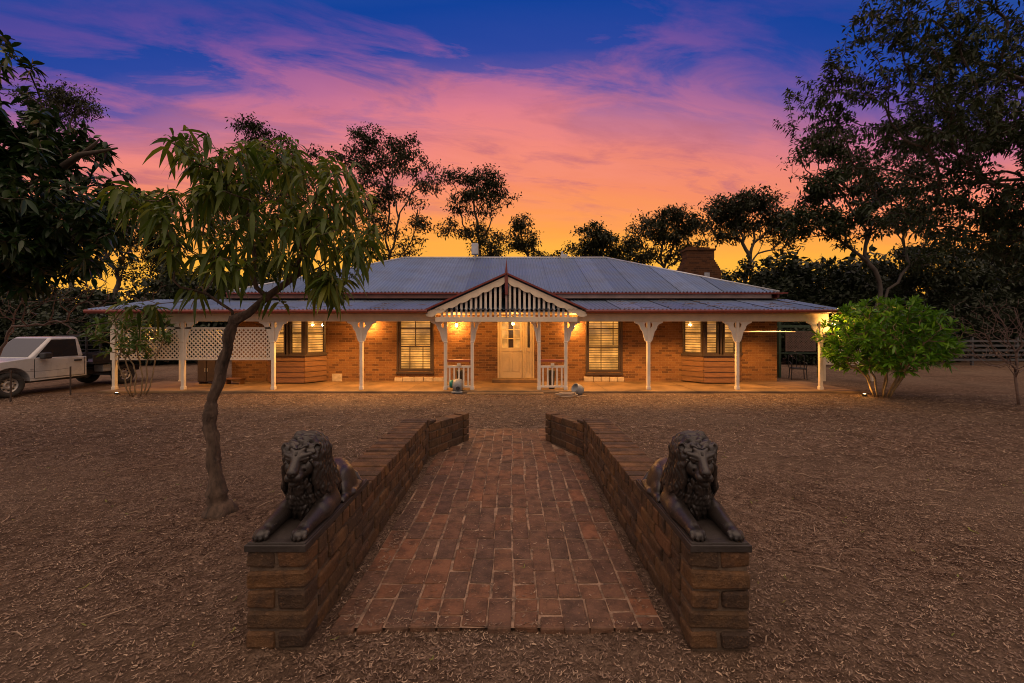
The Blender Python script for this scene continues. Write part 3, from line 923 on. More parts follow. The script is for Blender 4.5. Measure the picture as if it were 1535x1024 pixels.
# walls: front wall with real openings
opens = [(-4.10, -2.87, .42, 2.36), (2.70, 3.93, .38, 2.36), (-.52, .80, .10, 2.42)]
baysL = (-8.80, -6.69); baysR = (6.12, 8.25)
opens += [(-8.60, -6.85, .2, 2.36), (6.28, 8.09, .2, 2.36)]
def wall_with_openings(mb_, x0, x1, y0, y1, z0, z1, ops):
    ops = sorted(ops)
    c = x0
    for a, b, lo, hi in ops:
        mb_.box(c, a, y0, y1, z0, z1)
        mb_.box(a, b, y0+.001, y1, z0, lo)
        mb_.box(a, b, y0+.001, y1, hi, z1)
        c = b
    mb_.box(c, x1, y0, y1, z0, z1)
m = MB(); wall_with_openings(m, WL, WR, YW, YW+.24, 0, 3.12, opens)
hb(m, 'front_wall', M['brick'])
m = MB(); m.box(WR-.24, WR-.002, YW+.24, 24.2, 0, 3.12); m.box(WL+.002, WL+.24, YW+.24, 24.2, 0, 3.12); m.box(WL+.24, WR-.24, 23.96, 24.2, 0, 3.12)
hb(m, 'wall', M['brick'])
# veranda floor
m = MB(); m.box(-12.6, 10.6, 12.55, YW, -.12, FZ)
hb(m, 'veranda_floor', M['slab'], bevel=.02)
m = MB()
for xx in (-8.9, -6.0, -3.2, 2.9, 5.6, 8.4):
    m = MB(); m.box(xx-.006, xx+.006, 12.56, YW-.01, FZ-.01, FZ+.003); hb(m, 'floor_joint', M['dark'])
m = MB(); m.box(-1.35, .95, 12.30, 12.54, -.1, .03); hb(m, 'front_step', M['slab'], bevel=.015)
m = MB(); m.box(-.70, .98, 14.50, YW-.002, FZ, .17); hb(m, 'door_step', M['slab'], bevel=.012)

# corrugated sheets: separate overlapping sheets, each an island
def corr(mb_, origin, U, Vv, width, vmax, v0=None, pitch=.127, amp=.026, sheet=.762):
    o = np.array(origin, float); U = np.array(U, float); Vv = np.array(Vv, float)
    N = np.cross(U, Vv/np.linalg.norm(Vv)); N /= np.linalg.norm(N)
    if N[2] < 0: N = -N
    k_ = 0; u = 0.0
    while u < width-1e-6:
        u1 = min(u+sheet, width)
        n = max(2, int(round((u1-u)/pitch*6)))
        us = np.linspace(u, u1, n+1)
        rows = []
        hv = np.array([vmax(q) for q in us]); lv = np.array([v0(q) for q in us]) if v0 else np.zeros(n+1)
        for fr in (0, .33, .66, 1.0):
            vv = lv+(hv-lv)*fr
            pts = o+np.outer(us, U)+np.outer(vv, Vv)+np.outer(amp*np.cos(us/pitch*2*PI)-.010*(us > u1-.012)+.006*(k_ % 2), N)
            rows.append(pts)
        Vx = np.concatenate(rows); m_ = n+1
        i_ = (np.arange(3)[:, None]*m_+np.arange(n)[None, :]).reshape(-1)
        mb_.add(Vx, np.stack([i_, i_+1, i_+m_+1, i_+m_], -1))
        u = u1; k_ += 1

EL, ER = -10.07, 9.43           # main roof eaves
ZE, ZR = 3.245, 5.30
YEM = 14.6; DEP = 4.97
wid = ER-EL
tri = lambda u: max(0.0, min(1.0, u/DEP, (wid-u)/DEP))
m = MB()
corr(m, (EL, YEM, ZE), (1, 0, 0), (0, DEP, ZR-ZE), wid, tri)
corr(m, (EL, YEM+2*DEP, ZE), (1, 0, 0), (0, -DEP, ZR-ZE), wid, tri)
tri2 = lambda u: max(0.0, min(u/DEP, (2*DEP-u)/DEP))
corr(m, (EL, YEM, ZE), (0, 1, 0), (DEP, 0, ZR-ZE), 2*DEP, tri2)
corr(m, (ER, YEM, ZE), (0, 1, 0), (-DEP, 0, ZR-ZE), 2*DEP, tri2)
main_roof = hb(m, 'main_roof', M['roof'], smooth=True)
m = MB()
rl, rr_ = (EL+DEP, YEM+DEP, ZR+.01), (ER-DEP, YEM+DEP, ZR+.01)
m.tube([rl, rr_], .055, 8)
for a, b in (((EL, YEM, ZE), rl), ((ER, YEM, ZE), rr_), ((EL, YEM+2*DEP, ZE), rl), ((ER, YEM+2*DEP, ZE), rr_)): m.tube([(a[0], a[1], a[2]+.01), b], .045, 8)
hb(m, 'ridge_cap', M['cap'], main_roof, smooth=True)
# fascia and gutter of the main roof, right part paler where the paint has faded
m = MB(); m.box(EL+.02, 1.6, YEM+.03, YEM+.09, ZE-.21, ZE-.035); hb(m, 'fascia', M['fascia'])
m = MB(); m.box(1.602, ER-.25, YEM+.03, YEM+.09, ZE-.21, ZE-.035); hb(m, 'fascia', M['palefascia'])['label'] = 'paler faded fascia board'
m = MB(); m.box(EL, ER+.12, YEM-.06, YEM+.028, ZE-.075, ZE-.018); m.box(ER-.04, ER+.03, YEM+.03, YEM+2*DEP, ZE-.2, ZE-.03); m.box(EL-.03, EL+.018, YEM+.03, YEM+2*DEP, ZE-.2, ZE-.03)
m.box(ER+.12, ER+.30, YEM-.04, YEM+.02, ZE-.06, ZE-.01)
hb(m, 'gutter', M['red'], bevel=.008)
m = MB(); m.box(EL+.1, ER-.1, YEM+.1, YW+.1, ZE-.24, ZE-.21); hb(m, 'soffit', M['dark'])

# veranda roof
VL, VR = -12.75, 9.92
ZV0, ZV1 = 2.53, 2.99
GL_, GR_ = HX-2.42, HX+2.44
m = MB()
corr(m, (VL, YE, ZV0), (1, 0, 0), (0, YW-YE, ZV1-ZV0), VR-VL, lambda u: 1.0)
ver_roof = hb(m, 'veranda_roof', M['roof'], smooth=True)
m = MB(); m.box(VL+.05, VR-.05, YE+.12, YW-.005, 2.455, 2.475)
hb(m, 'veranda_ceiling', M['ceil'])
m = MB(); m.tube([(VL-.05, YE-.03, ZV0-.055), (GL_+.05, YE-.03, ZV0-.055)], .055, 10); m.box(VL-.05, GL_+.05, YE+.02, YE+.05, ZV0-.12, ZV0-.02)
m.tube([(VR+.03, YE-.03, ZV0-.055), (GR_-.05, YE-.03, ZV0-.055)], .055, 10); m.box(GR_-.05, VR+.03, YE+.02, YE+.05, ZV0-.12, ZV0-.02)
hb(m, 'gutter', M['red'])
m = MB(); m.prism([(YE, ZV0-.02), (YW, ZV1-.02), (YW, ZV1-.16), (YE, ZV0-.14)], VR-.02, VR+.012, 'yz'); hb(m, 'barge_end', M['red']); m = MB(); m.prism([(YE, ZV0-.02), (YW, ZV1-.02), (YW, ZV1-.16), (YE, ZV0-.14)], VL-.012, VL+.02, 'yz')
hb(m, 'barge_end', M['red'])
# twigs and dead leaves lying on the iron
rt = random.Random(77)
m = MB()
for i in range(70):
    xx = rt.uniform(3.0, 9.6) if i % 3 else rt.uniform(-9, -3); f = rt.random(); ln = rt.uniform(.08, .5)
    a = rt.uniform(-.3, .3); p = Vector((xx, YE+.1+f*2.2, ZV0+(ZV1-ZV0)*(.1+f*2.2)/(YW-YE)+.018)); q = p+Vector((ln*math.cos(a), ln*math.sin(a), ln*math.sin(a)*.19))
    m.tube([p, (p+q)/2+Vector((0, 0, .015)), q], [.006, .01, .004], 5)
o = hb(m, 'roof_debris', M['twig'], ver_roof); o['kind'] = 'stuff'

# beams
m = MB(); m.box(-12.5, HX-2.2, YP-.05, YP+.05, 2.18, 2.455); m.box(HX+2.2, 9.8, YP-.05, YP+.05, 2.18, 2.455)
hb(m, 'beam', M['cream'], bevel=.008)
m = MB(); m.box(9.64, 9.74, YP+.06, YW-.01, 2.2, 2.45); hb(m, 'side_beam', M['cream'], bevel=.008)

# posts with curved brackets
BR = [(.052, -.62), (.052, -.205), (.085, -.195), (.118, -.15), (.125, -.09), (.10, -.04), (.052, -.025), (.052, 0), (.45, 0), (.435, -.045), (.37, -.07), (.31, -.10), (.272, -.15), (.262, -.21), (.225, -.27), (.19, -.31), (.165, -.40), (.135, -.52), (.10, -.62)]
def post(x, sides_=(-1, 1), ztop=2.18, small=False, y=YP, z0=FZ):
    m = MB(); m.box(x-.05, x+.05, y-.05, y+.05, z0, ztop)
    m.box(x-.062, x+.062, y-.062, y+.062, z0, z0+.10)
    m.box(x-.06, x+.06, y-.06, y+.06, ztop-.66, ztop-.62)
    o = hb(m, 'post', M['white'], bevel=.012)
    for s_ in sides_:
        sc = .55 if small else 1.0
        pl = [(x+s_*(.052+(a-.052)*sc), ztop+b) for a, b in BR]
        mm = MB(); mm.prism(pl if s_ > 0 else pl[::-1], y-.022, y+.022)
        hb(mm, 'bracket', M['white'], o)
    return o
for pxx in (275, 410, 542, 972, 1105, 1230): post(PX(pxx, YP))
post(PX(172, YP), (1,))
PXL = [PX(q, YP) for q in (668, 708, 808, 848)]
post(PXL[0], (-1,)); post(PXL[1], (1,), small=True); post(PXL[2], (-1,), small=True); post(PXL[3], (1,))
# back posts of the open left bay
post(-12.0, (), 2.4, y=15.0, z0=0)
# porch gable
YG = 12.50
AZ, LZ = 3.54, 2.44
SP = 2.42
m = MB()
for s_ in (-1, 1):
    # corrugated gable slopes running back into the main roof
    run = 2.9
    corr(m, (HX+s_*(SP+.02), YG-.05, LZ+.05), (0, 1, 0), (-s_*(SP+.02), 0, AZ-LZ+.03), run, lambda u: 1.0)
gr_o = hb(m, 'gable_roof', M['roof'], smooth=True)
m = MB()
for s_ in (-1, 1): m.bar((HX+s_*(SP+.06), YG-.08, LZ+.055), (HX, YG-.08, AZ+.075), .10, .05, (0, 0, 1))
hb(m, 'gable_capping', M['red'], gr_o)
def barge(s_):
    n = 60; top = []; bot = []
    for i in range(n+1):
        f = i/n
        x_ = SP*(1-f)+.03*f; zt = LZ+(AZ-LZ)*f*.99
        u = f*7.0
        sc = abs(math.sin(u*PI))**.8
        dz = .165+.060*sc
        if f < .10: dz = .10+.12*math.sin(f/.10*PI/2)
        top.append((HX+s_*x_, zt)); bot.append((HX+s_*x_, zt-dz))
    mm = MB()
    vs = []
    for yy in (YG-.06, YG-.02):
        vs += [(a[0], yy, a[1]) for a in top]+[(b[0], yy, b[1]) for b in bot]
    k_ = n+1; fs = []
    for i in range(n):
        fs.append((i, i+1, k_+i+1, k_+i)); fs.append((2*k_+i, 3*k_+i, 3*k_+i+1, 2*k_+i+1))
        fs.append((i, 2*k_+i, 2*k_+i+1, i+1)); fs.append((k_+i, k_+i+1, 3*k_+i+1, 3*k_+i))
    fs.append((0, k_, 3*k_, 2*k_)); fs.append((n, 2*k_+n, 3*k_+n, k_+n))
    mm.add(vs, fs); return mm
hb(barge(-1), 'bargeboard', M['cream']); hb(barge(1), 'bargeboard', M['cream'])
m = MB()
q = -1.95
while q < 1.96:
    h_ = LZ+(AZ-LZ)*(1-abs(q)/SP)-.12
    if h_ > 2.36 and abs(q) > .06: m.box(HX+q-.036, HX+q+.036, YG+.02, YG+.045, 2.30, h_)
    q += .147
hb(m, 'gable_batten', M['white'])
m = MB(); m.box(HX-2.15, HX+2.15, YG-.01, YG+.07, 2.16, 2.31); hb(m, 'gable_rail', M['cream'], bevel=.008)
m = MB(); m.box(HX-2.15, HX-2.03, YG+.07, YP+.05, 2.18, 2.30); m.box(HX+2.03, HX+2.15, YG+.07, YP+.05, 2.18, 2.30); m.box(HX-2.02, HX+2.02, YP-.04, YP+.04, 2.18, 2.30); hb(m, 'porch_beam', M['cream'])
m = MB()
m.add([(HX-.04, YG-.10, 2.98), (HX+.04, YG-.10, 2.98), (HX+.05, YG-.10, 3.55), (HX, YG-.09, 4.08), (HX-.05, YG-.10, 3.55), (HX-.04, YG-.02, 2.98), (HX+.04, YG-.02, 2.98), (HX+.05, YG-.02, 3.55), (HX, YG-.03, 4.08), (HX-.05, YG-.02, 3.55)],
      [(0,1,2,3,4), (9,8,7,6,5), (0,5,6,1), (1,6,7,2), (2,7,8,3), (3,8,9,4), (4,9,5,0)])
hb(m, 'finial', M['red'])
m = MB(); m.box(HX-.03, HX+.03, YG-.04, YG+.0, 2.31, 3.0); hb(m, 'king_post', M['palefascia'])

# windows
def win_plane(p0, p1):
    p0 = Vector(p0); p1 = Vector(p1); u = (p1-p0); L = u.length; u.normalize(); n = Vector((u.y, -u.x))
    if n.y > 0: n = -n
    return p0, u, n, L
def frame_mb(p, u, n, u0, u1, z0, z1, bars_v, bars_h, fw=.06, d0=-.04, d1=.04):
    m = MB()
    m.obox(p, u, n, u0, u0+fw, d0, d1, z0, z1); m.obox(p, u, n, u1-fw, u1, d0, d1, z0, z1)
    m.obox(p, u, n, u0+fw, u1-fw, d0, d1-.004, z0, z0+fw); m.obox(p, u, n, u0+fw, u1-fw, d0, d1-.004, z1-fw, z1)
    for b in bars_h:
        z = z0+(z1-z0)*b; m.obox(p, u, n, u0+fw, u1-fw, d0+.004, d1-.01, z-.02, z+.02)
    for b, lo, hi in bars_v:
        x_ = u0+(u1-u0)*b; m.obox(p, u, n, x_-.010, x_+.010, d0+.008, d1-.014, z0+(z1-z0)*lo, z0+(z1-z0)*hi)
    return m
def blind_mb(p, u, n, u0, u1, z0, z1, pitch=.088):
    m = MB(); z = z0+.02
    while z < z1-.02:
        m.obox(p, u, n, u0, u1, -.085, -.055, z, z+pitch*.66); z += pitch
    return m
def back_mb(p, u, n, u0, u1, z0, z1):
    m = MB(); m.obox(p, u, n, u0, u1, -.125, -.12, z0, z1); return m
def pane_mb(p, u, n, u0, u1, z0, z1):
    m = MB(); m.obox(p, u, n, u0, u1, -.006, .0, z0, z1); return m
def sash(parent, p0, p1, z0, z1, bars_v, bars_h, name='window', fw=.06, inset=0.0):
    p, u, n, L = win_plane(p0, p1)
    f = hb(frame_mb(p, u, n, 0, L, z0, z1, bars_v, bars_h, fw), name, M['dark'], parent)
    sub = f if parent is house else parent
    hb(pane_mb(p, u, n, fw, L-fw, z0+fw, z1-fw), 'pane', M['glass'], sub)
    hb(blind_mb(p, u, n, fw+.004, L-fw-.004, z0+fw, z1-fw), 'blind', M['blind'], sub)
    hb(back_mb(p, u, n, fw*.2, L-fw*.2, z0+.01, z1-.01), 'lit_room', M['room'], sub)
    return f
for (a, b, lo, hi) in opens[:2]:
    f = sash(house, (a+.01, YW+.05), (b-.01, YW+.05), lo+.01, hi-.01, [(.5, .47, .97), (.33, .03, .45), (.72, .03, .45)] if a < 0 else [(.42, .03, .97), (.78, .5, .97)], [.46, .80], fw=.07)
    m = MB(); m.box(a-.06, b+.06, YW-.07, YW+.01, lo-.09, lo-.01); hb(m, 'sill', M['dark'], f, bevel=.008)
    m = MB(); m.box(a-.05, a-.001, YW-.02, YW+.02, lo, hi+.1); hb(m, 'architrave', M['dark'], f); m = MB(); m.box(b+.001, b+.05, YW-.02, YW+.02, lo, hi+.1); hb(m, 'architrave', M['dark'], f)
    # loose pale bricks at the foot of the wall
    m = MB()
    r_ = random.Random(int(a*10)); c = a-.12
    while c < b+.1:
        ln = r_.uniform(.24, .42); m.box(c, c+ln-.02, YW-.05-r_.uniform(0, .03), YW+.01, FZ+.0, FZ+r_.uniform(.13, .17)); c += ln
    hb(m, 'wall_footing', M['block'], bevel=.01)
def bay(xa, xb, xc, xd, label):
    """canted bay: wall xa, front xb..xc, wall xd"""
    YB = 14.25
    pts = [(xa, YW), (xb, YB), (xc, YB), (xd, YW)]
    m = MB()
    zb0, zb1 = .10, 1.02
    nb = 5; bh = (zb1-zb0)/nb
    for i in range(3):
        p, u, n, L = win_plane(pts[i], pts[i+1])
        for k_ in range(nb):
            z0 = zb0+k_*bh
            vs = []
            for z, out in ((z0, .03), (z0+bh-.004, .006)):
                for uu, nn in ((0, -.05), (L, -.05), (L, out), (0, out)):
                    q_ = p+u*uu+n*nn; vs.append((q_.x, q_.y, z))
            m.add(vs, [(0,3,2,1),(4,5,6,7),(0,1,5,4),(1,2,6,5),(2,3,7,6),(3,0,4,7)])
    bo = hb(m, 'bay_window', M['board'])
    bo['label'] = label
    m = MB()
    for (x_, y_) in pts[1:3]: m.box(x_-.05, x_+.05, y_-.05, y_+.05, zb1-.02, 2.455)
    for i in range(3):
        p, u, n, L = win_plane(pts[i], pts[i+1]); m.obox(p, u, n, 0, L, -.06, .06, zb1-.01, zb1+.05)
    hb(m, 'corner_mullion', M['dark'], bo)
    segs = [(pts[0], pts[1]), (pts[1], ((xb+xc)/2-.03, YB)), (((xb+xc)/2+.03, YB), pts[2]), (pts[2], pts[3])]
    m = MB(); m.box((xb+xc)/2-.032, (xb+xc)/2+.032, YB-.045, YB+.045, zb1+.05, 2.45); hb(m, 'mullion', M['dark'], bo)
    for a, b in segs:
        d = (Vector(b)-Vector(a)).normalized()
        sash(bo, tuple(Vector(a)+d*.05), tuple(Vector(b)-d*.05), zb1+.05, 2.40, [], [.55], 'sash_frame', .05)
    return bo
bay(-8.80, -8.30, -7.14, -6.69, 'bay on the lattice side of the veranda')
bay(6.12, 6.61, 7.76, 8.25, 'bay near the bright shrub end of the veranda')

# front door with sidelight
DZ = .17
m = MB(); m.box(-.52, -.46, YW-.01, YW+.12, DZ, 2.42); m.box(.38, .43, YW-.012, YW+.12, DZ, 2.42); m.box(.74, .80, YW-.01, YW+.12, DZ, 2.42); m.box(-.46, .74, YW-.005, YW+.12, 2.34, 2.42)
m.box(-.52, .80, YW-.06, YW+.12, DZ-.05, DZ)
hb(m, 'door_frame', M['door'])
def panel_door(x0, x1, cols, name):
    y = YW+.05
    m = MB(); st = .09
    m.box(x0, x0+st, y-.02, y+.02, DZ+.01, 2.33); m.box(x1-st, x1, y-.02, y+.02, DZ+.01, 2.33)
    m.box(x0+st, x1-st, y-.02, y+.02, DZ+.01, DZ+.20); m.box(x0+st, x1-st, y-.02, y+.02, 1.13, 1.27); m.box(x0+st, x1-st, y-.02, y+.02, 2.24, 2.33)
    wds = np.linspace(x0+st, x1-st, cols+1)
    for w_ in wds[1:-1]: m.box(w_-.035, w_+.035, y-.019, y+.019, DZ+.2, 1.13)
    m.box(x0+st, x1-st, y-.002, y+.010, DZ+.2, 1.13)
    for i in range(cols):
        a, b = wds[i]+(.045 if i else .02), wds[i+1]-(.045 if i < cols-1 else .02)
        m.box(a+.02, b-.02, y-.014, y-.001, DZ+.24, 1.09)
    d = hb(m, name, M['door'], bevel=.004)
    return d, y, x0+st, x1-st
dr, yd, da, db = panel_door(-.455, .375, 2, 'front_door')
m = MB()
for i in range(1, 3): xx = da+(db-da)*i/3; m.box(xx-.018, xx+.018, yd-.018, yd+.018, 1.27, 2.24)
for z in (1.60, 1.92): m.box(da, db, yd-.017, yd+.017, z-.018, z+.018)
hb(m, 'glazing_bar', M['door'], dr)
m = MB(); m.box(da, db, yd-.004, yd, 1.27, 2.24); hb(m, 'pane', M['glass'], dr)
m = MB(); m.box(da-.02, da+(db-da)*.34, yd+.06, yd+.07, 1.25, 2.26); m.box(da+(db-da)*.64, db+.02, yd+.06, yd+.07, 1.25, 2.26); hb(m, 'lit_room', M['blind'], dr)
m = MB(); m.box(da-.05, db+.05, yd+.16, yd+.17, 1.2, 2.3); hb(m, 'dim_room', M['dark'], dr)
m = MB(); m.lathe([(0, -.05), (.022, -.05), (.028, -.035), (.02, -.015), (.012, 0), (.0, 0)], (.32, yd-.02, 1.16), 'y', 12); hb(m, 'handle', M['rim'], dr, smooth=True)
sl_, ys_, sa, sb = panel_door(.435, .735, 1, 'sidelight')
m = MB(); m.box(sa, sb, ys_-.004, ys_, 1.27, 2.24); hb(m, 'pane', M['glass'], sl_)
m = MB(); m.box(sa-.03, sa+.035, ys_+.05, ys_+.06, 1.25, 2.26); hb(m, 'lit_room', M['blind'], sl_)
m = MB(); m.box(sa-.04, sb+.04, ys_+.10, ys_+.11, 1.25, 2.26); hb(m, 'dim_room', M['dark'], sl_)

# balustrades either side of the porch entry
def balustrade(xa, xb):
    m = MB(); a, b = xa+.052, xb-.052
    m.box(a, b, YP-.025, YP+.025, .745, .81); m.box(a, b, YP-.025, YP+.025, .13, .19)
    n = 5
    for i in range(n):
        x_ = a+(b-a)*(i+.5)/n; m.box(x_-.024, x_+.024, YP-.018, YP+.018, .19, .745)
    o = hb(m, 'balustrade', M['white'])
    mm = MB(); mm.box(a, b, YP-.05, YP+.05, .93, 1.0); hb(mm, 'handrail', M['rail_red'], o, bevel=.008)
    mm = MB(); xm = (a+b)/2; mm.box(xm-.055, xm+.055, YP-.055, YP-.03, .79, .89); hb(mm, 'plaque', M['cream'], o, bevel=.004)
balustrade(PXL[0], PXL[1]); balustrade(PXL[2], PXL[3])

# lattice screens
def lattice(x0, x1, z0, z1, y, name='lattice_screen', parent=None, pitch=.135, mat='white'):
    m = MB(); fw = .05
    m.box(x0, x1, y-.022, y+.022, z1-fw, z1); m.box(x0, x1, y-.022, y+.022, z0, z0+fw)
    m.box(x0, x0+fw, y-.02, y+.02, z0+fw, z1-fw); m.box(x1-fw, x1, y-.02, y+.02, z0+fw, z1-fw)
    a0, a1, b0, b1 = x0+fw, x1-fw, z0+fw, z1-fw
    W_, H_ = a1-a0, b1-b0
    for sgn, yy in ((1, y-.006), (-1, y+.006)):
        c = -H_
        while c < W_:
            # line x = c + t, z = t (or mirrored)
            t0 = max(0, -c); t1 = min(H_, W_-c)
            if t1-t0 > .04:
                xa, xb = c+t0, c+t1
                if sgn > 0: p, q_ = (a0+xa, yy, b0+t0), (a0+xb, yy, b0+t1)
                else: p, q_ = (a1-xa, yy, b0+t0), (a1-xb, yy, b0+t1)
                m.bar(p, q_, .010, .038, (0, 1, 0)) if False else m.bar(p, q_, .038, .010, (0, 1, 0))
            c += pitch
    return m.build(name, M[mat], parent) if parent is None and False else hb(m, name, M[mat], parent)
lattice(PX(275, YP)+.05, PX(410, YP)-.05, .98, 2.0, YP)
lattice(PX(195, YP)-.6, PX(275, YP)-.05, .98, 2.0, YP)

# wall lamps, porch lamp, post lamp
DOWN = 400
LAMPCOL = (1.0, .45, .105)
def lamp(x, y, z, power, on_wall=True, d=-.13, rad=.05):
    m = MB()
    if on_wall:
        m.lathe([(0, 0), (.05, 0), (.05, -.02), (.015, -.025), (.015, -.10), (0, -.10)], (x, y, z+.06), 'y', 14)
        o = hb(m, 'wall_lamp', M['dark'])
    else:
        m.lathe([(0, .12), (.05, .12), (.05, .10), (.012, .095), (.012, .03), (0, .03)], (x, y, z), 'z', 14)
        o = hb(m, 'porch_lamp', M['dark']); d = 0
    g_ = MB(); g_.lathe([(0, .07), (.035, .065), (.052, .03), (.055, 0), (.045, -.04), (.02, -.06), (0, -.062)], (x, y+d, z), 'z', 16)
    gl = hb(g_, 'globe', M['globe'], o, smooth=True)
    ld = bpy.data.lights.new('lamp_light', 'POINT'); ld.energy = power; ld.color = LAMPCOL; ld.shadow_soft_size = .07
    lo = bpy.data.objects.new('lamp_light', ld); COL.objects.link(lo); lo.parent = o; lo.location = (x, y-YW+d-.07 if on_wall else y-YW, z-(.0 if on_wall else .1))
    return o
lamp(PX(685, YW), YW, 2.07, 130)
lamp(PX(859, YW), YW, 2.07, 130)
lamp(PX(555, YW), YW, 2.10, 120)
lamp(.05, 13.85, 2.25, 62, False)
lamp(PX(1243, YP), YP-.05, 2.10, 55)

# recessed downlights in the veranda ceiling
for xx in (-11.2, -8.9, -6.05, -3.3, 3.0, 5.6, 8.3):
    m = MB(); m.lathe([(.045, 0), (.06, 0), (.06, -.012), (.045, -.012), (.045, 0)], (xx, 13.22, 2.455), 'z', 16); o = hb(m, 'downlight', M['white'])
    m = MB(); m.lathe([(0, -.004), (.044, -.004), (.044, 0), (0, 0)], (xx, 13.22, 2.455), 'z', 16); hb(m, 'lens', M['globe'], o)
    ld = bpy.data.lights.new('lamp_light', 'SPOT'); ld.energy = DOWN if xx > -8 else DOWN*.35; ld.color = LAMPCOL; ld.shadow_soft_size = .045; ld.spot_size = R(132); ld.spot_blend = .55
    lo = bpy.data.objects.new('lamp_light', ld); COL.objects.link(lo); lo.parent = o; lo.location = (xx, 13.22-YW, 2.42)

# brick chimney with stepped sides and a cap
m = MB()
cx, cy = 8.35, 18.6
m.box(cx-.86, cx+.86, cy-.4, cy+.4, 3.6, 4.55); 
for i in range(6):
    k_ = .86-.045*(i+1); m.box(cx-k_, cx+k_, cy-.4+.02*i, cy+.4-.02*i, 4.55+.09*i, 4.64+.09*i)
m.box(cx-.60, cx+.60, cy-.30, cy+.30, 5.09, 5.42); m.box(cx-.66, cx+.66, cy-.34, cy+.34, 5.42, 5.50); m.box(cx-.5, cx-.1, cy-.2, cy+.2, 5.50, 5.62); m.box(cx+.05, cx+.45, cy-.2, cy+.2, 5.50, 5.58)
hb(m, 'chimney', M['chimney'], main_roof)
m = MB(); m.box(cx+.1, cx+.32, cy-.46, cy-.401, 4.15, 4.42); hb(m, 'chimney_plate', M['cap'], main_roof)
# flues on the ridge
m = MB(); xx = PX(712, 19.2); m.tube([(xx, 19.2, 4.9), (xx, 19.2, 5.42)], .03, 8); m.box(xx-.15, xx+.15, 19.05, 19.35, 5.40, 5.90); hb(m, 'roof_vent', M['cap'], main_roof, bevel=.02)
m = MB(); xx = PX(846, 19.4); m.box(xx-.16, xx+.16, 19.45, 19.75, 5.25, 5.46); m.tube([(xx-.08, 19.6, 5.4), (xx-.08, 19.6, 5.62)], .05, 10); hb(m, 'roof_vent', M['cap'], main_roof, bevel=.01)
m = MB(); m.tube([P(1007, 420, 17.0)+Vector((0, 0, -.2)), P(1007, 414, 17.0)], .03, 8); hb(m, 'vent_pipe', M['cap'], main_roof)
# small wall vent and pale blocks
m = MB(); m.box(PX(498, YW), PX(513, YW), YW-.03, YW+.01, FZ, .33); hb(m, 'footing_block', M['block'], bevel=.01)
# thin white rail on the open right end
m = MB(); m.tube([(PX(1112, 13.2), 13.2, 1.86), (PX(1192, 13.2), 13.2, 1.86)], .018, 8); hb(m, 'rail', M['white'])
# cable along the veranda roof edge
m = MB(); m.tube([(-7.4+i*.3, YE+.3+.05*math.sin(i), ZV0+.08+.03*math.sin(i*1.3)) for i in range(10)], .007, 5); hb(m, 'cable', M['dark'], ver_roof)

# ------------------------------------------------------------------ small things on and before the veranda
def hose_reel():
    r_ = empty('hose_reel', (PX(684, 12.65), 12.62, 0))
    tag(r_, 'grey plastic hose reel with green drum beside the left porch balustrade', 'hose reel')
    m = MB(); m.lathe([(0, -.14), (.15, -.14), (.19, -.10), (.20, 0), (.19, .10), (.15, .14), (0, .14)], (.05, 0, .23), 'x', 20); m.box(-.12, .20, -.16, .16, .002, .06)
    m.build('case', M['greyplastic'], r_, smooth=True)
    m = MB(); m.lathe([(0, -.24), (.11, -.24), (.125, -.2), (.125, -.15), (0, -.15)], (.05, 0, .27), 'x', 18); m.build('drum', M['greenplastic'], r_, smooth=True)
    m = MB(); m.lathe([(0, -.02), (.06, -.02), (.06, .0), (.03, .01), (0, .01)], (.08, -.2, .16), 'y', 14); m.build('port', M['cardark'], r_)
    return r_
hose_reel()
m = MB(); m.lathe([(0, -.16), (.10, -.16), (.15, -.12), (.165, -.02), (.15, .08), (.14, .13), (.12, .13), (.13, .06), (0, .05)], (0, 0, 0), 'z', 22)
tub = m.build('tub', M['greyplastic'], smooth=True); tub.location = (PX(866, 12.25), 12.25, .155); tub.rotation_euler = (R(62), R(10), R(-65))
tag(tub, 'small grey rounded tub lying on its side before the right balustrade', 'tub')
m = MB()
pts = []
for i in range(60):
    a = i*.42; rr = .20+.05*math.sin(i*.7); pts.append((PX(849, 11.75)+rr*1.3*math.cos(a), 11.75+rr*.6*math.sin(a), .03+.0018*i))
pts += [(PX(849, 11.75)+.3+.1*i, 11.75+.08*i, .02) for i in range(4)]
m.tube(pts, .013, 6)
tag(m.build('hose', M['hose'], smooth=True), 'beige garden hose coiled on the ground near the right porch post', 'hose')
def dark_planter(x, label):
    m = MB(); m.lathe([(0, 0), (.09, 0), (.10, .03), (.085, .10), (.105, .45), (.12, .58), (.10, .60), (.09, .56), (0, .55)], (0, 0, 0), 'z', 16)
    o = m.build('urn', M['cardark'], smooth=True); o.location = (x, YP+.22, FZ); tag(o, label, 'urn', 'dark urns behind the balustrades')
dark_planter((PXL[0]+PXL[1])/2, 'tall dark urn behind the left white balustrade')
dark_planter((PXL[2]+PXL[3])/2, 'tall dark urn behind the right white balustrade')
# dark cabinet under the left veranda end
cab = empty('cabinet', (PX(317, 14.4), 14.4, FZ)); tag(cab, 'dark wooden cabinet standing behind the white lattice screen', 'cabinet')
m = MB(); m.box(-.32, .32, -.22, .22, .06, .88); m.box(-.35, .35, -.25, .25, .88, .92); 
for a in (-.28, .28): m.box(a-.03, a+.03, -.18, .18, 0, .06)
m.build('body', M['dark'], cab, bevel=.008)
m = MB(); m.box(-.30, -.01, -.24, -.222, .10, .84); m.box(.01, .30, -.24, -.222, .10, .84); m.build('door', M['dark'], cab, bevel=.006)
m = MB(); m.box(-.05, -.03, -.26, -.24, .42, .54); m.box(.03, .05, -.26, -.24, .42, .54); m.build('handle', M['rim'], cab)
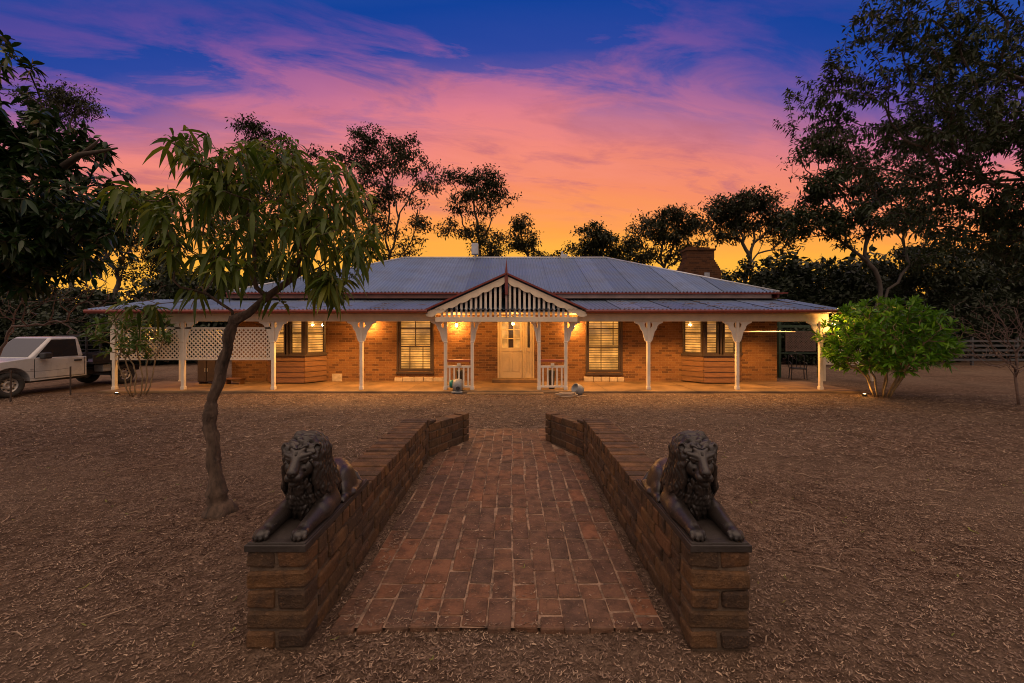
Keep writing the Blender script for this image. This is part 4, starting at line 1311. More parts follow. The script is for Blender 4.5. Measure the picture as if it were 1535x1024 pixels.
# wooden stool/plank next to it
m = MB(); m.box(-.3, .3, -.15, .15, .16, .20); m.box(-.26, -.21, -.12, .12, 0, .16); m.box(.21, .26, -.12, .12, 0, .16)
st = m.build('bench', M['board'], bevel=.006); st.location = (PX(352, 14.2), 14.2, FZ); tag(st, 'low wooden bench beside the dark cabinet under the lattice', 'bench')

def spotlight(px, py, label, power):
    Y = F*CAMH/(py-HOR); x = PX(px, Y)
    r_ = empty('garden_light', (x, Y, 0)); tag(r_, label, 'garden light', 'ground lights under the shrubs')
    m = MB(); m.lathe([(0, -.02), (.05, -.02), (.06, .03), (.06, .06), (.045, .06), (.045, .04), (0, .04)], (0, 0, .01), 'z', 14); m.build('housing', M['cardark'], r_)
    m = MB(); m.lathe([(0, .062), (.03, .06), (.044, .05), (0, .05)], (0, 0, .01), 'z', 14); m.build('lens', M['globe'], r_)
    ld = bpy.data.lights.new('lamp_light', 'POINT'); ld.energy = power; ld.color = LAMPCOL; ld.shadow_soft_size = .04
    lo = bpy.data.objects.new('lamp_light', ld); COL.objects.link(lo); lo.parent = r_; lo.location = (0, 0, .16)
spotlight(175, 592, 'small glowing ground light below the sparse left shrub', 3)
spotlight(1296, 594, 'small glowing ground light below the bright green right shrub', 7)

# ------------------------------------------------------------------ utility truck
def ute():
    ang = math.atan2(-3.2, -.40)
    r_ = empty('utility_truck', (-14.0-.78, 13.3, 0), ang)
    tag(r_, 'white single cab utility truck with dark tray parked left of the house', 'truck')
    ax = 1.55
    prof = [(-.32, .44), (ax-.43, .42)]
    for i in range(13):
        a = PI-PI*i/12; prof.append((ax+.43*math.cos(a), .42+.42*math.sin(a)))
    prof += [(ax+.45, .42), (2.40, .46), (2.47, .60), (2.46, .78), (2.38, .90), (1.75, 1.02), (1.1, 1.10), (-.32, 1.06)]
    m = MB(); m.prism(prof, -.86, .86); m.build('body', M['carwhite'], r_, bevel=.075, seg=4)
    gb = [(1.14, .80), (-.30, .80)]; gt = [(.50, .66), (-.22, .66)]
    zb, zt = 1.055, 1.70
    def fr(o=0.0):
        v = [(gb[1][0]-o, -gb[1][1]-o, zb), (gb[0][0]+o, -gb[0][1]-o, zb), (gb[0][0]+o, gb[0][1]+o, zb), (gb[1][0]-o, gb[1][1]+o, zb),
             (gt[1][0]-o, -gt[1][1]-o, zt), (gt[0][0]+o, -gt[0][1]-o, zt), (gt[0][0]+o, gt[0][1]+o, zt), (gt[1][0]-o, gt[1][1]+o, zt)]
        return v
    m = MB(); m.add(fr(), [(0,3,2,1),(4,5,6,7),(0,1,5,4),(1,2,6,5),(2,3,7,6),(3,0,4,7)]); m.build('cab', M['carwhite'], r_, bevel=.075, seg=4)
    def lerp(a, b, t_): return Vector(a)*(1-t_)+Vector(b)*t_
    v = fr(.006)
    def quad(b0, b1, t0, t1, u0, u1, w0, w1):
        f = lambda u, w_: lerp(lerp(b0, b1, u), lerp(t0, t1, u), w_)
        return [f(u0, w0), f(u1, w0), f(u1, w1), f(u0, w1)]
    m = MB(); m.add(quad(v[1], v[2], v[5], v[6], .06, .94, .10, .93), [(0, 1, 2, 3)]); m.build('windscreen', M['carglass'], r_)
    for s_, (b0, b1, t0, t1) in ((1, (v[3], v[2], v[7], v[6])), (-1, (v[0], v[1], v[4], v[5]))):
        m = MB(); m.add(quad(b0, b1, t0, t1, .13, .90, .06, .88), [(0, 1, 2, 3) if s_ < 0 else (3, 2, 1, 0)]); m.build('side_window', M['carglass'], r_)
        d = MB(); y = s_*.862
        d.box(-.24, 1.02, y-.006, y+.006, .50, 1.03)
        dr_ = d.build('door', M['carwhite'], r_, bevel=.012)
        h_ = MB(); h_.box(-.16, .04, y-(.0 if s_ > 0 else .035), y+(.035 if s_ > 0 else 0), .93, .98); h_.build('handle', M['cardark'], dr_, bevel=.01)
        g_ = MB(); g_.box(-.255, -.243, y-.004, y+.004, .48, 1.05); g_.box(1.023, 1.035, y-.004, y+.004, .50, 1.05); g_.box(-.24, 1.02, y-.004, y+.004, .478, .488); g_.build('door_gap', M['cardark'], dr_)
        mm = MB(); mm.box(.74, .94, s_*.90-.02 if s_ > 0 else -1.08, 1.08 if s_ > 0 else -.88, 1.06, 1.24); mm.build('mirror', M['cardark'], r_, bevel=.03)
        hl = MB(); hl.box(2.30, 2.475, s_*.55-.02 if s_ > 0 else -.84, .84 if s_ > 0 else -.53, .70, .86); hl.build('headlight', M['lens'], r_, bevel=.03)
        fl = MB(); fl.box(1.05, 1.12, s_*.862-.006, s_*.862+.006, .74, .78); fl.build('indicator', M['lens'], r_)
    m = MB(); m.box(2.35, 2.52, -.84, .84, .36, .56); m.build('bumper', M['cardark'], r_, bevel=.04)
    m = MB(); m.box(2.44, 2.485, -.5, .5, .66, .84); m.build('grille', M['cardark'], r_, bevel=.02)
    # wheels
    for x_ in (ax, -ax):
        for s_ in (1, -1):
            yy = s_*.72
            m = MB(); pr = [(.20, -.10), (.30, -.11), (.345, -.085), (.352, 0), (.345, .085), (.30, .11), (.20, .10), (.20, -.10)]
            m.lathe(pr, (x_, yy, .352), 'y', 28); wh = m.build('wheel', M['tyre'], r_, smooth=True)
            q = MB(); o_ = s_*.085
            q.lathe([(0, o_*.55), (.06, o_*.6), (.075, o_*.95), (.10, o_*.9), (.15, o_*.5), (.19, o_*.75), (.205, o_*1.1), (.205, -o_)], (x_, yy, .352), 'y', 28); q.build('rim', M['rim'], wh, smooth=True)
            q = MB()
            for i in range(8):
                a = i*PI/4; q.lathe([(0, o_*.74), (.024, o_*.74), (.024, o_*.6)], (x_+.145*math.cos(a), yy, .352+.145*math.sin(a)), 'y', 8)
            q.build('rim_hole', M['cardark'], wh)['kind'] = 'stuff'
    # chassis, tray, headboard rack
    m = MB(); m.box(-2.35, -.30, -.45, .45, .42, .60); m.box(-.62, 1.0, -.5, .5, .34, .46); m.box(-ax-.05, -ax+.05, -.66, .66, .30, .40); m.build('chassis', M['cardark'], r_)
    m = MB(); m.box(-2.60, -.45, -.92, .92, .78, .86); m.box(-2.60, -.45, -.93, -.90, .86, 1.10); m.box(-2.60, -.45, .90, .93, .86, 1.10); m.box(-2.62, -2.59, -.93, .93, .86, 1.10)
    m.build('tray', M['cardark'], r_, bevel=.008)
    m = MB()
    for yy in (-.85, -.3, .3, .85): m.box(-.76, -.71, yy-.025, yy+.025, .86, 1.72)
    m.box(-.77, -.70, -.88, .88, 1.68, 1.74)
    for yy in (-.85, .85): m.box(-2.55, -2.50, yy-.025, yy+.025, .86, 1.72); m.box(-2.55, -.76, yy-.025, yy+.025, 1.69, 1.735)
    m.box(-2.56, -2.50, -.88, .88, 1.68, 1.74)
    for z in (1.1, 1.25, 1.4, 1.55): m.box(-.745, -.725, -.85, .85, z-.012, z+.012)
    m.build('ladder_rack', M['cardark'], r_)
    m = MB(); m.box(-1.05, -.80, .5, .86, .50, .74); m.build('toolbox', M['greyplastic'], r_, bevel=.02)
    return r_
ute()

# wire fence on star pickets at the left edge
wf_ = empty('wire_fence', (-13.2, 11.6, 0)); tag(wf_, 'low wire fence on thin dark steel pickets before the truck', 'fence')
pk = [(-13.9, 10.2), (-13.33, 11.0), (-13.02, 12.2)]
for (a, b) in pk:
    m = MB(); m.prism([(-.018, -.012), (.018, -.012), (.004, .02), (-.004, .02)], -.1, .84, 'xy'); o = m.build('picket', M['picket'], wf_); o.location = (a+13.2, b-11.6, 0)
m = MB()
for z in (.35, .60, .80):
    q = []
    for i in range(len(pk)-1):
        for s in range(6):
            f = s/6; q.append((pk[i][0]*(1-f)+pk[i+1][0]*f+13.2+.012, pk[i][1]*(1-f)+pk[i+1][1]*f-11.6-.02, z-.03*math.sin(f*PI)))
    q.append((pk[-1][0]+13.2, pk[-1][1]-11.6-.02, z)); m.tube(q, .004, 5)
m.build('wire', M['picket'], wf_)

# far right rail fence
rf = empty('rail_fence', (27.5, 22, 0)); tag(rf, 'dull metal rail fence at the far right behind the yard', 'fence')
m = MB()
for z in (.25, .50, .75, 1.0, 1.25): m.box(-5.5, 12, -.02, .02, z, z+.11)
m.build('rail', M['steelrail'], rf)
for i in range(8):
    m = MB(); m.box(-5.4+i*2.4, -5.3+i*2.4, .03, .13, 0, 1.5); m.build('post', M['steelrail'], rf)

# lattice fence behind the right shrub, dark yard corner beyond the wall
lf = empty('lattice_fence', (0, 0, 0)); lf.location = (11.6, 15.4, 0); tag(lf, 'white lattice fence panel behind the bright green shrub', 'fence')
def lat2(x0, x1, z0, z1, parent, name, mat='white', pitch=.12):
    m = MB(); fw = .05
    m.box(x0, x1, -.022, .022, z1-fw, z1); m.box(x0, x1, -.022, .022, z0, z0+fw); m.box(x0, x0+fw, -.02, .02, z0+fw, z1-fw); m.box(x1-fw, x1, -.02, .02, z0+fw, z1-fw)
    a0, a1, b0, b1 = x0+fw, x1-fw, z0+fw, z1-fw; W_, H_ = a1-a0, b1-b0
    for sgn, yy in ((1, -.006), (-1, .006)):
        c = -H_
        while c < W_:
            t0 = max(0, -c); t1 = min(H_, W_-c)
            if t1-t0 > .04:
                if sgn > 0: m.bar((a0+c+t0, yy, b0+t0), (a0+c+t1, yy, b0+t1), .034, .010, (0, 1, 0))
                else: m.bar((a1-c-t0, yy, b0+t0), (a1-c-t1, yy, b0+t1), .034, .010, (0, 1, 0))
            c += pitch
    return m.build(name, M[mat], parent)
lat2(.05, 1.75, .62, 1.2, lf, 'lattice')
for a in (0, 1.8):
    m = MB(); m.box(a-.05, a+.05, -.05, .05, 0, 1.25); m.build('post', M['cream'], lf, bevel=.008)
lg = empty('lattice_arbour', (PX(1168, 16.6), 16.6, 0)); tag(lg, 'lattice screened arbour with green posts beyond the right wall end', 'arbour')
lat2(.25, 1.45, 1.05, 1.85, lg, 'lattice', 'twig', .10)
for a in (0, 1.6):
    m = MB(); m.box(a-.05, a+.05, -.05, .05, 0, 2.3); m.build('post', M['greenpost'], lg)
m = MB(); m.box(-.1, 1.7, -.04, .04, 2.0, 2.1); m.box(-.1, 1.7, -.04, .04, .95, 1.0); m.build('beam', M['greenpost'], lg)
# dark outdoor chair in that corner
ch = empty('garden_chair', (PX(1196, 16.0), 16.0, 0), R(-25)); tag(ch, 'dark metal garden chair in shade beyond the right wall end', 'chair')
m = MB(); m.box(-.25, .25, -.25, .25, .40, .44); m.build('seat', M['cardark'], ch, bevel=.01)
m = MB(); m.tube([(-.25, .25, .42), (-.26, .33, .9), (0, .35, .98), (.26, .33, .9), (.25, .25, .42)], .016, 8)
for a in (-.12, 0, .12): m.tube([(a, .25, .42), (a, .34, .94)], .01, 6)
m.build('backrest', M['cardark'], ch)
for a in (-.23, .23):
    for b in (-.23, .23):
        m = MB(); m.tube([(a, b, .41), (a*1.1, b*1.1, 0)], .016, 8); m.build('leg', M['cardark'], ch)
    m = MB(); m.tube([(a, .28, .66), (a*1.1, -.1, .66), (a*1.1, -.24, .60), (a, -.23, .42)], .014, 8); m.build('armrest', M['cardark'], ch)

# ------------------------------------------------------------------ vegetation
def grow(trunk, tips, bf=.3, step=.3, attach=1, seed=0, wig=.06, down=.6, bend=.35):
    """connect tips to a trunk polyline, balancing wire length against path length"""
    r = np.random.default_rng(seed)
    pos = np.zeros((200000, 3)); par = -np.ones(200000, int); pl = np.zeros(200000); n = 0
    for p in trunk:
        pos[n] = p; par[n] = n-1; pl[n] = 0 if n == 0 else pl[n-1]+np.linalg.norm(pos[n]-pos[n-1]); n += 1
    top = pos[n-1].copy(); tips = np.asarray(tips)
    tips = tips[np.argsort(np.linalg.norm(tips-top, axis=1))]
    tipn = []
    for t_ in tips:
        Pn = pos[attach:n]; d = np.linalg.norm(Pn-t_, axis=1)
        c = d+bf*pl[attach:n]+down*np.maximum(Pn[:, 2]-t_[2], 0)
        k_ = attach+int(np.argmin(c)); dist = np.linalg.norm(pos[k_]-t_)
        p0 = pos[k_].copy(); dp = p0-pos[par[k_]] if par[k_] >= 0 else np.array([0, 0, 1.0])
        dp = dp/(np.linalg.norm(dp)+1e-9); ctrl = p0+dp*dist*bend+np.array([0, 0, dist*.08])
        m_ = max(2, int(dist/step)+1); prev = k_
        for s in range(1, m_+1):
            f = s/m_
            q = (1-f)**2*p0+2*f*(1-f)*ctrl+f*f*t_
            if s < m_: q = q+r.normal(0, wig*dist/m_, 3)
            pos[n] = q; par[n] = prev; pl[n] = pl[prev]+np.linalg.norm(q-pos[prev]); prev = n; n += 1
        tipn.append(prev)
    pos = pos[:n]; par = par[:n]
    cnt = np.zeros(n); cnt[tipn] = 1
    for i in range(n-1, 0, -1): cnt[par[i]] += cnt[i]
    return pos, par, np.maximum(cnt, .6), tipn

def wood(pos, par, cnt, rtip, rbase, trunk_n, sides=(5, 12), rtrunk=None, bump=0.0, seed=1, sub=1):
    n = len(pos); N = cnt.max(); e = math.log(rbase/rtip)/math.log(max(N, 2))
    rad = rtip*cnt**e
    if rtrunk is not None: rad[:trunk_n] = np.maximum(rtrunk, 0)
    ch = [[] for _ in range(n)]
    for i in range(1, n): ch[par[i]].append(i)
    m = MB(); r = np.random.default_rng(seed)
    stack = [(0, None)]
    while stack:
        s, pa = stack.pop()
        c = [s] if pa is None else [pa, s]
        cur = s
        while ch[cur]:
            nx_ = sorted(ch[cur], key=lambda q: -cnt[q])
            if cur < trunk_n-1 and (cur+1) in nx_: nx_.remove(cur+1); nx_ = [cur+1]+nx_
            for q in nx_[1:]: stack.append((q, cur))
            cur = nx_[0]; c.append(cur)
        if len(c) < 2: continue
        rr = rad[c].copy()
        if pa is not None: rr[0] = min(rr[0], rr[1]*1.25)
        rm = rr.max()
        sd_ = sides[1] if rm > rbase*.45 else (7 if rm > rbase*.15 else sides[0])
        m.tube(pos[c], rr, sd_, cap=True, bump=bump if rm > rbase*.4 else 0, rng=r)
    return m

def leaves(mb_, base, dirs, L, W, droop=.3, fine=True, fold=.25, seed=0, up=None):
    r = np.random.default_rng(seed); n = len(base)
    d = dirs/(np.linalg.norm(dirs, axis=1, keepdims=True)+1e-9)
    ref = np.tile([0, 0, 1.0], (n, 1))+r.normal(0, .45, (n, 3))
    if up is not None: ref = up
    side = np.cross(d, ref); side /= (np.linalg.norm(side, axis=1, keepdims=True)+1e-9)
    nor = np.cross(side, d)
    L = np.broadcast_to(L, (n,))[:, None]; W = np.broadcast_to(W, (n,))[:, None]
    dr = np.broadcast_to(droop, (n,))[:, None]
    if not fine:
        mid = base+d*L*.45-np.array([0, 0, 1.])*dr*L*.2
        V = np.stack([base, mid+side*W*.5, base+d*L-np.array([0, 0, 1.])*dr*L, mid-side*W*.5], 1).reshape(-1, 3)
        b = np.arange(n)[:, None]*4
        mb_.add(V, b+np.array([[0, 1, 2, 3]])); return
    rows = []
    for t_, wv in ((0.0, .10), (.28, .85), (.58, .95), (.82, .55), (1.0, .04)):
        c = base+d*L*t_-np.array([0, 0, 1.])*dr*L*t_*t_
        rows += [c+side*W*.5*wv+nor*W*fold*wv*.5, c, c-side*W*.5*wv+nor*W*fold*wv*.5]
    V = np.stack(rows, 1).reshape(-1, 3)
    b = np.arange(n)[:, None]*15
    q = []
    for i in range(4):
        for j in range(2): q.append(b+np.array([[i*3+j, i*3+j+1, i*3+j+4, i*3+j+3]]))
    mb_.add(V, np.concatenate(q))

def ell_points(n, c, rad, seed, shell=.5):
    r = np.random.default_rng(seed)
    v = r.normal(size=(n, 3)); v /= np.linalg.norm(v, axis=1, keepdims=True)
    return np.array(c)+v*(r.random((n, 1))**shell)*np.array(rad)

def whorls(mb_, pos, par, tipn, k, L, W, seed, droop, spread=1.0, rise=.2, back=.25, fine=True, fold=.25):
    r = np.random.default_rng(seed); B = []; D = []
    for t_ in tipn:
        p = pos[t_]; q = pos[par[t_]]; ax = p-q; ax = ax/(np.linalg.norm(ax)+1e-9)
        kk = int(k*r.uniform(.7, 1.3))
        a = np.arange(kk)*2.4+r.uniform(0, 6)
        u = np.cross(ax, [.3, .2, 1.0]); u /= np.linalg.norm(u)+1e-9; v = np.cross(ax, u)
        for i in range(kk):
            dd = ax*(rise+r.uniform(-.2, .3))+(u*math.cos(a[i])+v*math.sin(a[i]))*spread
            D.append(dd+r.normal(0, .15, 3)); B.append(p-ax*r.random()*back)
    B = np.array(B); D = np.array(D); n = len(B)
    leaves(mb_, B, D, L*r.uniform(.65, 1.15, n), W*r.uniform(.75, 1.2, n), droop*r.uniform(.6, 1.4, n), fine, fold, seed+1)

def put(root, o, base):
    o.data.transform(Matrix.Translation(-Vector(base))); o.parent = root

# --- crooked tree beside the path
def crooked_tree():
    Y = 4.40
    tp = [(328, 772), (327, 750), (323, 715), (320, 680), (317, 650), (313, 622), (320, 596), (330, 565), (338, 530), (345, 500), (350, 480)]
    rad_px = [23, 14.5, 9.4, 8.0, 8.0, 9.2, 7.4, 7.2, 6.6, 7.6, 7.8]
    trunk = [P(a, b, Y) for a, b in tp]; trunk[0].z = -.05
    tr = np.array([tuple(p) for p in trunk])
    # refine the trunk
    f = np.linspace(0, len(tp)-1, 68)
    tr = np.stack([np.interp(f, np.arange(len(tp)), tr[:, i]) for i in range(3)], -1)
    rd = np.interp(f, np.arange(len(tp)), np.array(rad_px)/F*Y)
    r = np.random.default_rng(3)
    rd *= 1+.06*np.sin(f*5.1)+.05*r.normal(size=len(f))
    tr[1:, 0] += .010*np.sin(f[1:]*4)
    # main right limb
    limb = [P(372, 470, Y), P(400, 445, 4.45), P(432, 422, 4.5), P(452, 408, 4.5)]
    trunk_all = np.concatenate([tr, np.array([tuple(p) for p in limb])])
    rtr = np.concatenate([rd, np.array([5.8, 5.0, 4.4, 4.0])/F*Y])
    # crown points: clumps seen at these pixels
    blobs = [((300, 225), 45, 28, 10), ((345, 260), 55, 45, 18), ((410, 250), 60, 42, 22), ((470, 285), 60, 50, 24), ((530, 310), 50, 45, 16), ((360, 320), 70, 50, 24),
             ((430, 340), 70, 50, 26), ((500, 360), 55, 40, 16), ((290, 300), 40, 35, 11), ((245, 310), 45, 28, 11), ((215, 300), 30, 20, 6), ((180, 292), 28, 14, 5), ((330, 385), 50, 35, 12), ((520, 405), 40, 26, 10),
             ((500, 435), 40, 20, 8), ((285, 360), 45, 32, 9), ((275, 212), 22, 10, 4), ((490, 250), 40, 22, 8), ((400, 215), 40, 14, 7), ((400, 395), 45, 30, 8), ((550, 350), 26, 30, 6)]
    tips = []
    for (c, rx, ry, n) in blobs:
        for i in range(n):
            a = r.uniform(0, 2*PI); q = math.sqrt(r.random())
            px_, py_ = c[0]+rx*q*math.cos(a), c[1]+ry*q*math.sin(a)
            tips.append(tuple(P(px_, py_, Y+r.uniform(-.85, .95))))
    for px_, py_ in ((205, 462), (180, 455), (270, 430), (300, 445), (240, 470), (395, 440)):    # thin low bare-ish branches
        tips.append(tuple(P(px_, py_, Y+r.uniform(-.3, .3))))
    pos, par, cnt, tipn = grow(trunk_all, tips, .25, .14, len(tr)-2, 5, .10, .5)
    root = empty('crooked_tree', (tr[0][0], tr[0][1], 0)); tag(root, 'small crooked tree with bent trunk and long drooping leaves on the left yard', 'tree')
    m = wood(pos, par, cnt, .0028, .032, len(trunk_all), (5, 22), rtr, .05, 8)
    # roots flare
    # knots
    for k_, a in ((28, 2.6), (33, -.4), (48, 1.0), (18, .3), (58, 2.2)):
        p = tr[k_]; q = p+np.array([math.cos(a)*rd[k_]*.9, -abs(math.sin(a))*rd[k_]*.9, .01]); m.tube([p, (p+q)/2, q, q+(q-p)*.2], [rd[k_]*.7, rd[k_]*.6, rd[k_]*.42, .008], 8)
    o = m.build('trunk', M['bark'], smooth=True); put(root, o, root.location)
    lm = MB(); whorls(lm, pos, par, tipn, 10, .20, .044, 12, .85, .9, .25, .22)
    # extra leaves along the thin twigs
    r2 = np.random.default_rng(15); idx = [i for i in range(len(trunk_all), len(pos)) if cnt[i] <= 2]
    idx = r2.choice(idx, min(700, len(idx)), replace=False); n = len(idx)
    d = r2.normal(size=(n, 3)); d[:, 2] = d[:, 2]*.4-.25
    leaves(lm, pos[idx], d, .165*r2.uniform(.6, 1.1, n), 0.037*r2.uniform(.7, 1.1, n), .45*r2.uniform(.4, 1.3, n), True, .25, 16)
    o = lm.build('crown', M['peachleaf'], smooth=True); put(root, o, root.location)
crooked_tree()

def leafy_tree(name, label, cat, trunk, tips, leafmat_, barkmat, rtip, rbase, bf, step, k, L, W, droop, seed, fine=True, spread=1.0, rise=.2, back=.25, group=None, attach=2, extra=0, down=.5, wig=.10, sides=(5, 10), crown='crown'):
    trunk = np.array([tuple(p) for p in trunk])
    pos, par, cnt, tipn = grow(trunk, tips, bf, step, attach, seed, wig, down)
    base = (float(trunk[0][0]), float(trunk[0][1]), 0.0)
    root = empty(name, base); tag(root, label, cat, group)
    m = wood(pos, par, cnt, rtip, rbase, len(trunk), sides, None, .04, seed)
    o = m.build('trunk', barkmat, smooth=True); put(root, o, base)
    if k > 0:
        lm = MB(); whorls(lm, pos, par, tipn, k, L, W, seed+2, droop, spread, rise, back, fine)
        if extra:
            r2 = np.random.default_rng(seed+3); idx = np.array([i for i in range(len(trunk), len(pos)) if cnt[i] <= 3])
            idx = r2.choice(idx, min(extra, len(idx)), replace=False); n = len(idx); d = r2.normal(size=(n, 3)); d[:, 2] *= .5
            leaves(lm, pos[idx], d, L*r2.uniform(.6, 1.1, n), W*r2.uniform(.7, 1.1, n), droop*r2.uniform(.4, 1.3, n), fine, .25, seed+4)
        o = lm.build(crown, leafmat_, smooth=fine); put(root, o, base)
    return root

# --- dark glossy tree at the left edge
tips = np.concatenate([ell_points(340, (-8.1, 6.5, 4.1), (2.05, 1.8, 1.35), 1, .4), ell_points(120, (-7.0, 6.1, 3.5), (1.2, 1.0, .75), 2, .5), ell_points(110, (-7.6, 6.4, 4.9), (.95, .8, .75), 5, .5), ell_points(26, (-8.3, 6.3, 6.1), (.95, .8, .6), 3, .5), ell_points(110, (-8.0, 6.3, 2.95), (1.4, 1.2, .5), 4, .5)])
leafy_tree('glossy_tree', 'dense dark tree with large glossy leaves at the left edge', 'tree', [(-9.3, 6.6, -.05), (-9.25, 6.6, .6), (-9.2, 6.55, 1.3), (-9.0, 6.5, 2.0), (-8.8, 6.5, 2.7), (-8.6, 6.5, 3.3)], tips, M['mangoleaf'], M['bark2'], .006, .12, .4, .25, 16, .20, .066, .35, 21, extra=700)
# a broken bare branch pokes out of it
m = MB(); m.tube([P(95, 250, 6.2), P(120, 232, 6.2), P(145, 228, 6.15), P(176, 222, 6.1)], [.05, .04, .028, .012], 8); m.tube([P(122, 232, 6.2), P(140, 218, 6.2), P(150, 208, 6.2)], [.03, .022, .01], 7); m.tube([P(135, 229, 6.2), P(152, 238, 6.2)], [.015, .008], 6)
o = m.build('dead_branch', M['bark2'], bpy.data.objects['glossy_tree'], smooth=True); o.data.transform(Matrix.Translation((9.3, -6.6, 0)))
# bare twiggy bush below it, in front of the truck
tips = np.concatenate([ell_points(170, (-8.2, 7.6, 2.5), (1.9, .8, .75), 31, .6)])
leafy_tree('bare_bush', 'tangle of thin bare twigs below the dark left edge tree', 'bush', [(-10.0, 7.8, -.05), (-9.95, 7.8, .5), (-9.8, 7.75, 1.0), (-9.5, 7.7, 1.6)], tips, None, M['twig'], .003, .022, .4, .16, 0, 0, 0, 0, 32, wig=.2)

# --- tall fine-leaved tree overhanging from the right edge
r = np.random.default_rng(41)
cl = ell_points(92, (11.9, 9.6, 7.5), (4.7, 2.8, 3.4), 42, .33)
cl = np.concatenate([cl, ell_points(16, (12.2, 10, 4.5), (2.6, 2, .9), 43, .5)])
tips = np.concatenate([c+r.normal(0, .42, (16, 3))*np.array([1.15, 1, .7]) for c in cl])
leafy_tree('overhanging_tree', 'tall fine-leaved tree whose boughs overhang the top right corner', 'tree', [(13.6, 9.8, -.05), (13.5, 9.8, 1.0), (13.4, 9.8, 2.0), (13.2, 9.8, 3.2), (13.0, 9.8, 4.5), (12.7, 9.7, 6.0), (12.5, 9.7, 7.2)], tips, M['bigleaf'], M['bark2'], .004, .20, .5, .3, 30, .15, .05, .4, 44, fine=False, spread=1.0, rise=.1, back=.7, attach=3, extra=3000)

# --- background gum trees
def gum(px, pyb, crowns, Y, seed, label, nclump, leafn=70, L=.34, W=.13, rb=.22, stems=1, clr=.85, mat='gumleaf', name='gum_tree', group='gum trees against the sunset'):
    """crowns: pixel ellipses (cx, cy, rx, ry, share)"""
    r = np.random.default_rng(seed)
    s = Y/F
    base = Vector((PX(px, Y), Y, 0))
    C = []
    tot = sum(c[4] for c in crowns)
    for (cx_, cy_, rx, ry, sh) in crowns:
        n = max(2, int(nclump*sh/tot))
        pc = P(cx_, cy_, Y)
        C.append(ell_points(n, tuple(pc), (rx*s, min(rx, ry)*s*.9, ry*s), seed+int(cx_), .38))
    C = np.concatenate(C)
    ztop = C[:, 2].max(); zlow = C[:, 2].min()
    cx0 = C[:, 0].mean()
    h = max(1.2, zlow*.8) if stems == 1 else 1.6
    tr = []
    for i in range(8):
        f = i/7; tr.append((base.x+(cx0-base.x)*f*f+.25*math.sin(f*5+seed), Y+.2*math.sin(f*4+seed), -.1+h*f))
    tips = np.concatenate([c+r.normal(0, 1, (5, 3))*np.array([.46, .46, .26])*clr for c in C])
    pos, par, cnt, tipn = grow(tr, tips, .6, .6, 2 if stems == 1 else 1, seed, .07, 1.2, .45)
    root = empty(name, base); tag(root, label, 'tree', group)
    m = wood(pos, par, cnt, .012, rb*.75, len(tr), (4, 8), None, .03, seed)
    o = m.build('trunk', M['bark3'], smooth=True); put(root, o, base)
    lm = MB()
    n = int(len(tips)*leafn*1.9)//5
    ti = r.integers(0, len(tips), n)
    B = tips[ti]+r.normal(0, 1, (n, 3))*np.array([.33, .33, .20])*clr
    D = r.normal(0, 1, (n, 3)); D[:, 2] = D[:, 2]*.7-.35
    leaves(lm, B, D, L*r.uniform(.6, 1.2, n), W*r.uniform(.7, 1.2, n), .2, False, 0, seed)
    o = lm.build('crown', M[mat]); put(root, o, base)
    return root

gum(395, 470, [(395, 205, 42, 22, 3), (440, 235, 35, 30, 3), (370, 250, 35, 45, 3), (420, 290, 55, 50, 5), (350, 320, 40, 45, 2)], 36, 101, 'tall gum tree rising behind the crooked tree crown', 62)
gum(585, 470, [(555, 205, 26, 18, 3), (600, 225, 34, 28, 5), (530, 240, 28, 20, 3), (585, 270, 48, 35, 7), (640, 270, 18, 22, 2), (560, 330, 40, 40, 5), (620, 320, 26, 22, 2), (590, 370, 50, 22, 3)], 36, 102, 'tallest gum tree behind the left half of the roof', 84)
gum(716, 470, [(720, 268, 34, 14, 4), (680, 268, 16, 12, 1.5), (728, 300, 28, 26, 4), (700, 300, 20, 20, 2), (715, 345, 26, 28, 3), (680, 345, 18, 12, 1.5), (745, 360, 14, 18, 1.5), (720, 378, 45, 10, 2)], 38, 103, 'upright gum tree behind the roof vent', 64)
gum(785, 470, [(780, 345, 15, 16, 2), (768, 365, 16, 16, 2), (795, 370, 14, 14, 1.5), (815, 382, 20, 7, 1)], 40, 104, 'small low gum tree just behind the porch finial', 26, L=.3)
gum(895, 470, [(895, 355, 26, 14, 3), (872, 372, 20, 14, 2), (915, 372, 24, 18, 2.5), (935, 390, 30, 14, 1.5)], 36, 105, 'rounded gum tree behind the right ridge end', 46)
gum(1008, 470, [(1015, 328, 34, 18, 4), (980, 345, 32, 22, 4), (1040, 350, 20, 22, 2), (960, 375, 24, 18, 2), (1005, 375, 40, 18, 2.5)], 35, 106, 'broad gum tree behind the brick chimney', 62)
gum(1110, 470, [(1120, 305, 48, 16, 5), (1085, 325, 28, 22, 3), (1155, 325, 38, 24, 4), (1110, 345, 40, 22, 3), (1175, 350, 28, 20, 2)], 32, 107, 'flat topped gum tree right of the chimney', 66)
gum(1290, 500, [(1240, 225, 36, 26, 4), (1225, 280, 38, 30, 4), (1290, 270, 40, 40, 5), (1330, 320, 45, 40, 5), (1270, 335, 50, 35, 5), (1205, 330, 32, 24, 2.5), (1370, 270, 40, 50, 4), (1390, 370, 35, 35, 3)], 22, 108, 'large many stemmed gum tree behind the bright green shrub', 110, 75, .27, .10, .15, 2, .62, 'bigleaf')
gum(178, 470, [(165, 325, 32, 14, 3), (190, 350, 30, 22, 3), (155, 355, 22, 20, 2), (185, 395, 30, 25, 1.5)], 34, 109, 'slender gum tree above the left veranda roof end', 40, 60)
gum(240, 470, [(240, 362, 26, 16, 3), (235, 390, 26, 22, 2)], 36, 110, 'small thin gum tree between slender gum and crooked tree', 28, 55)
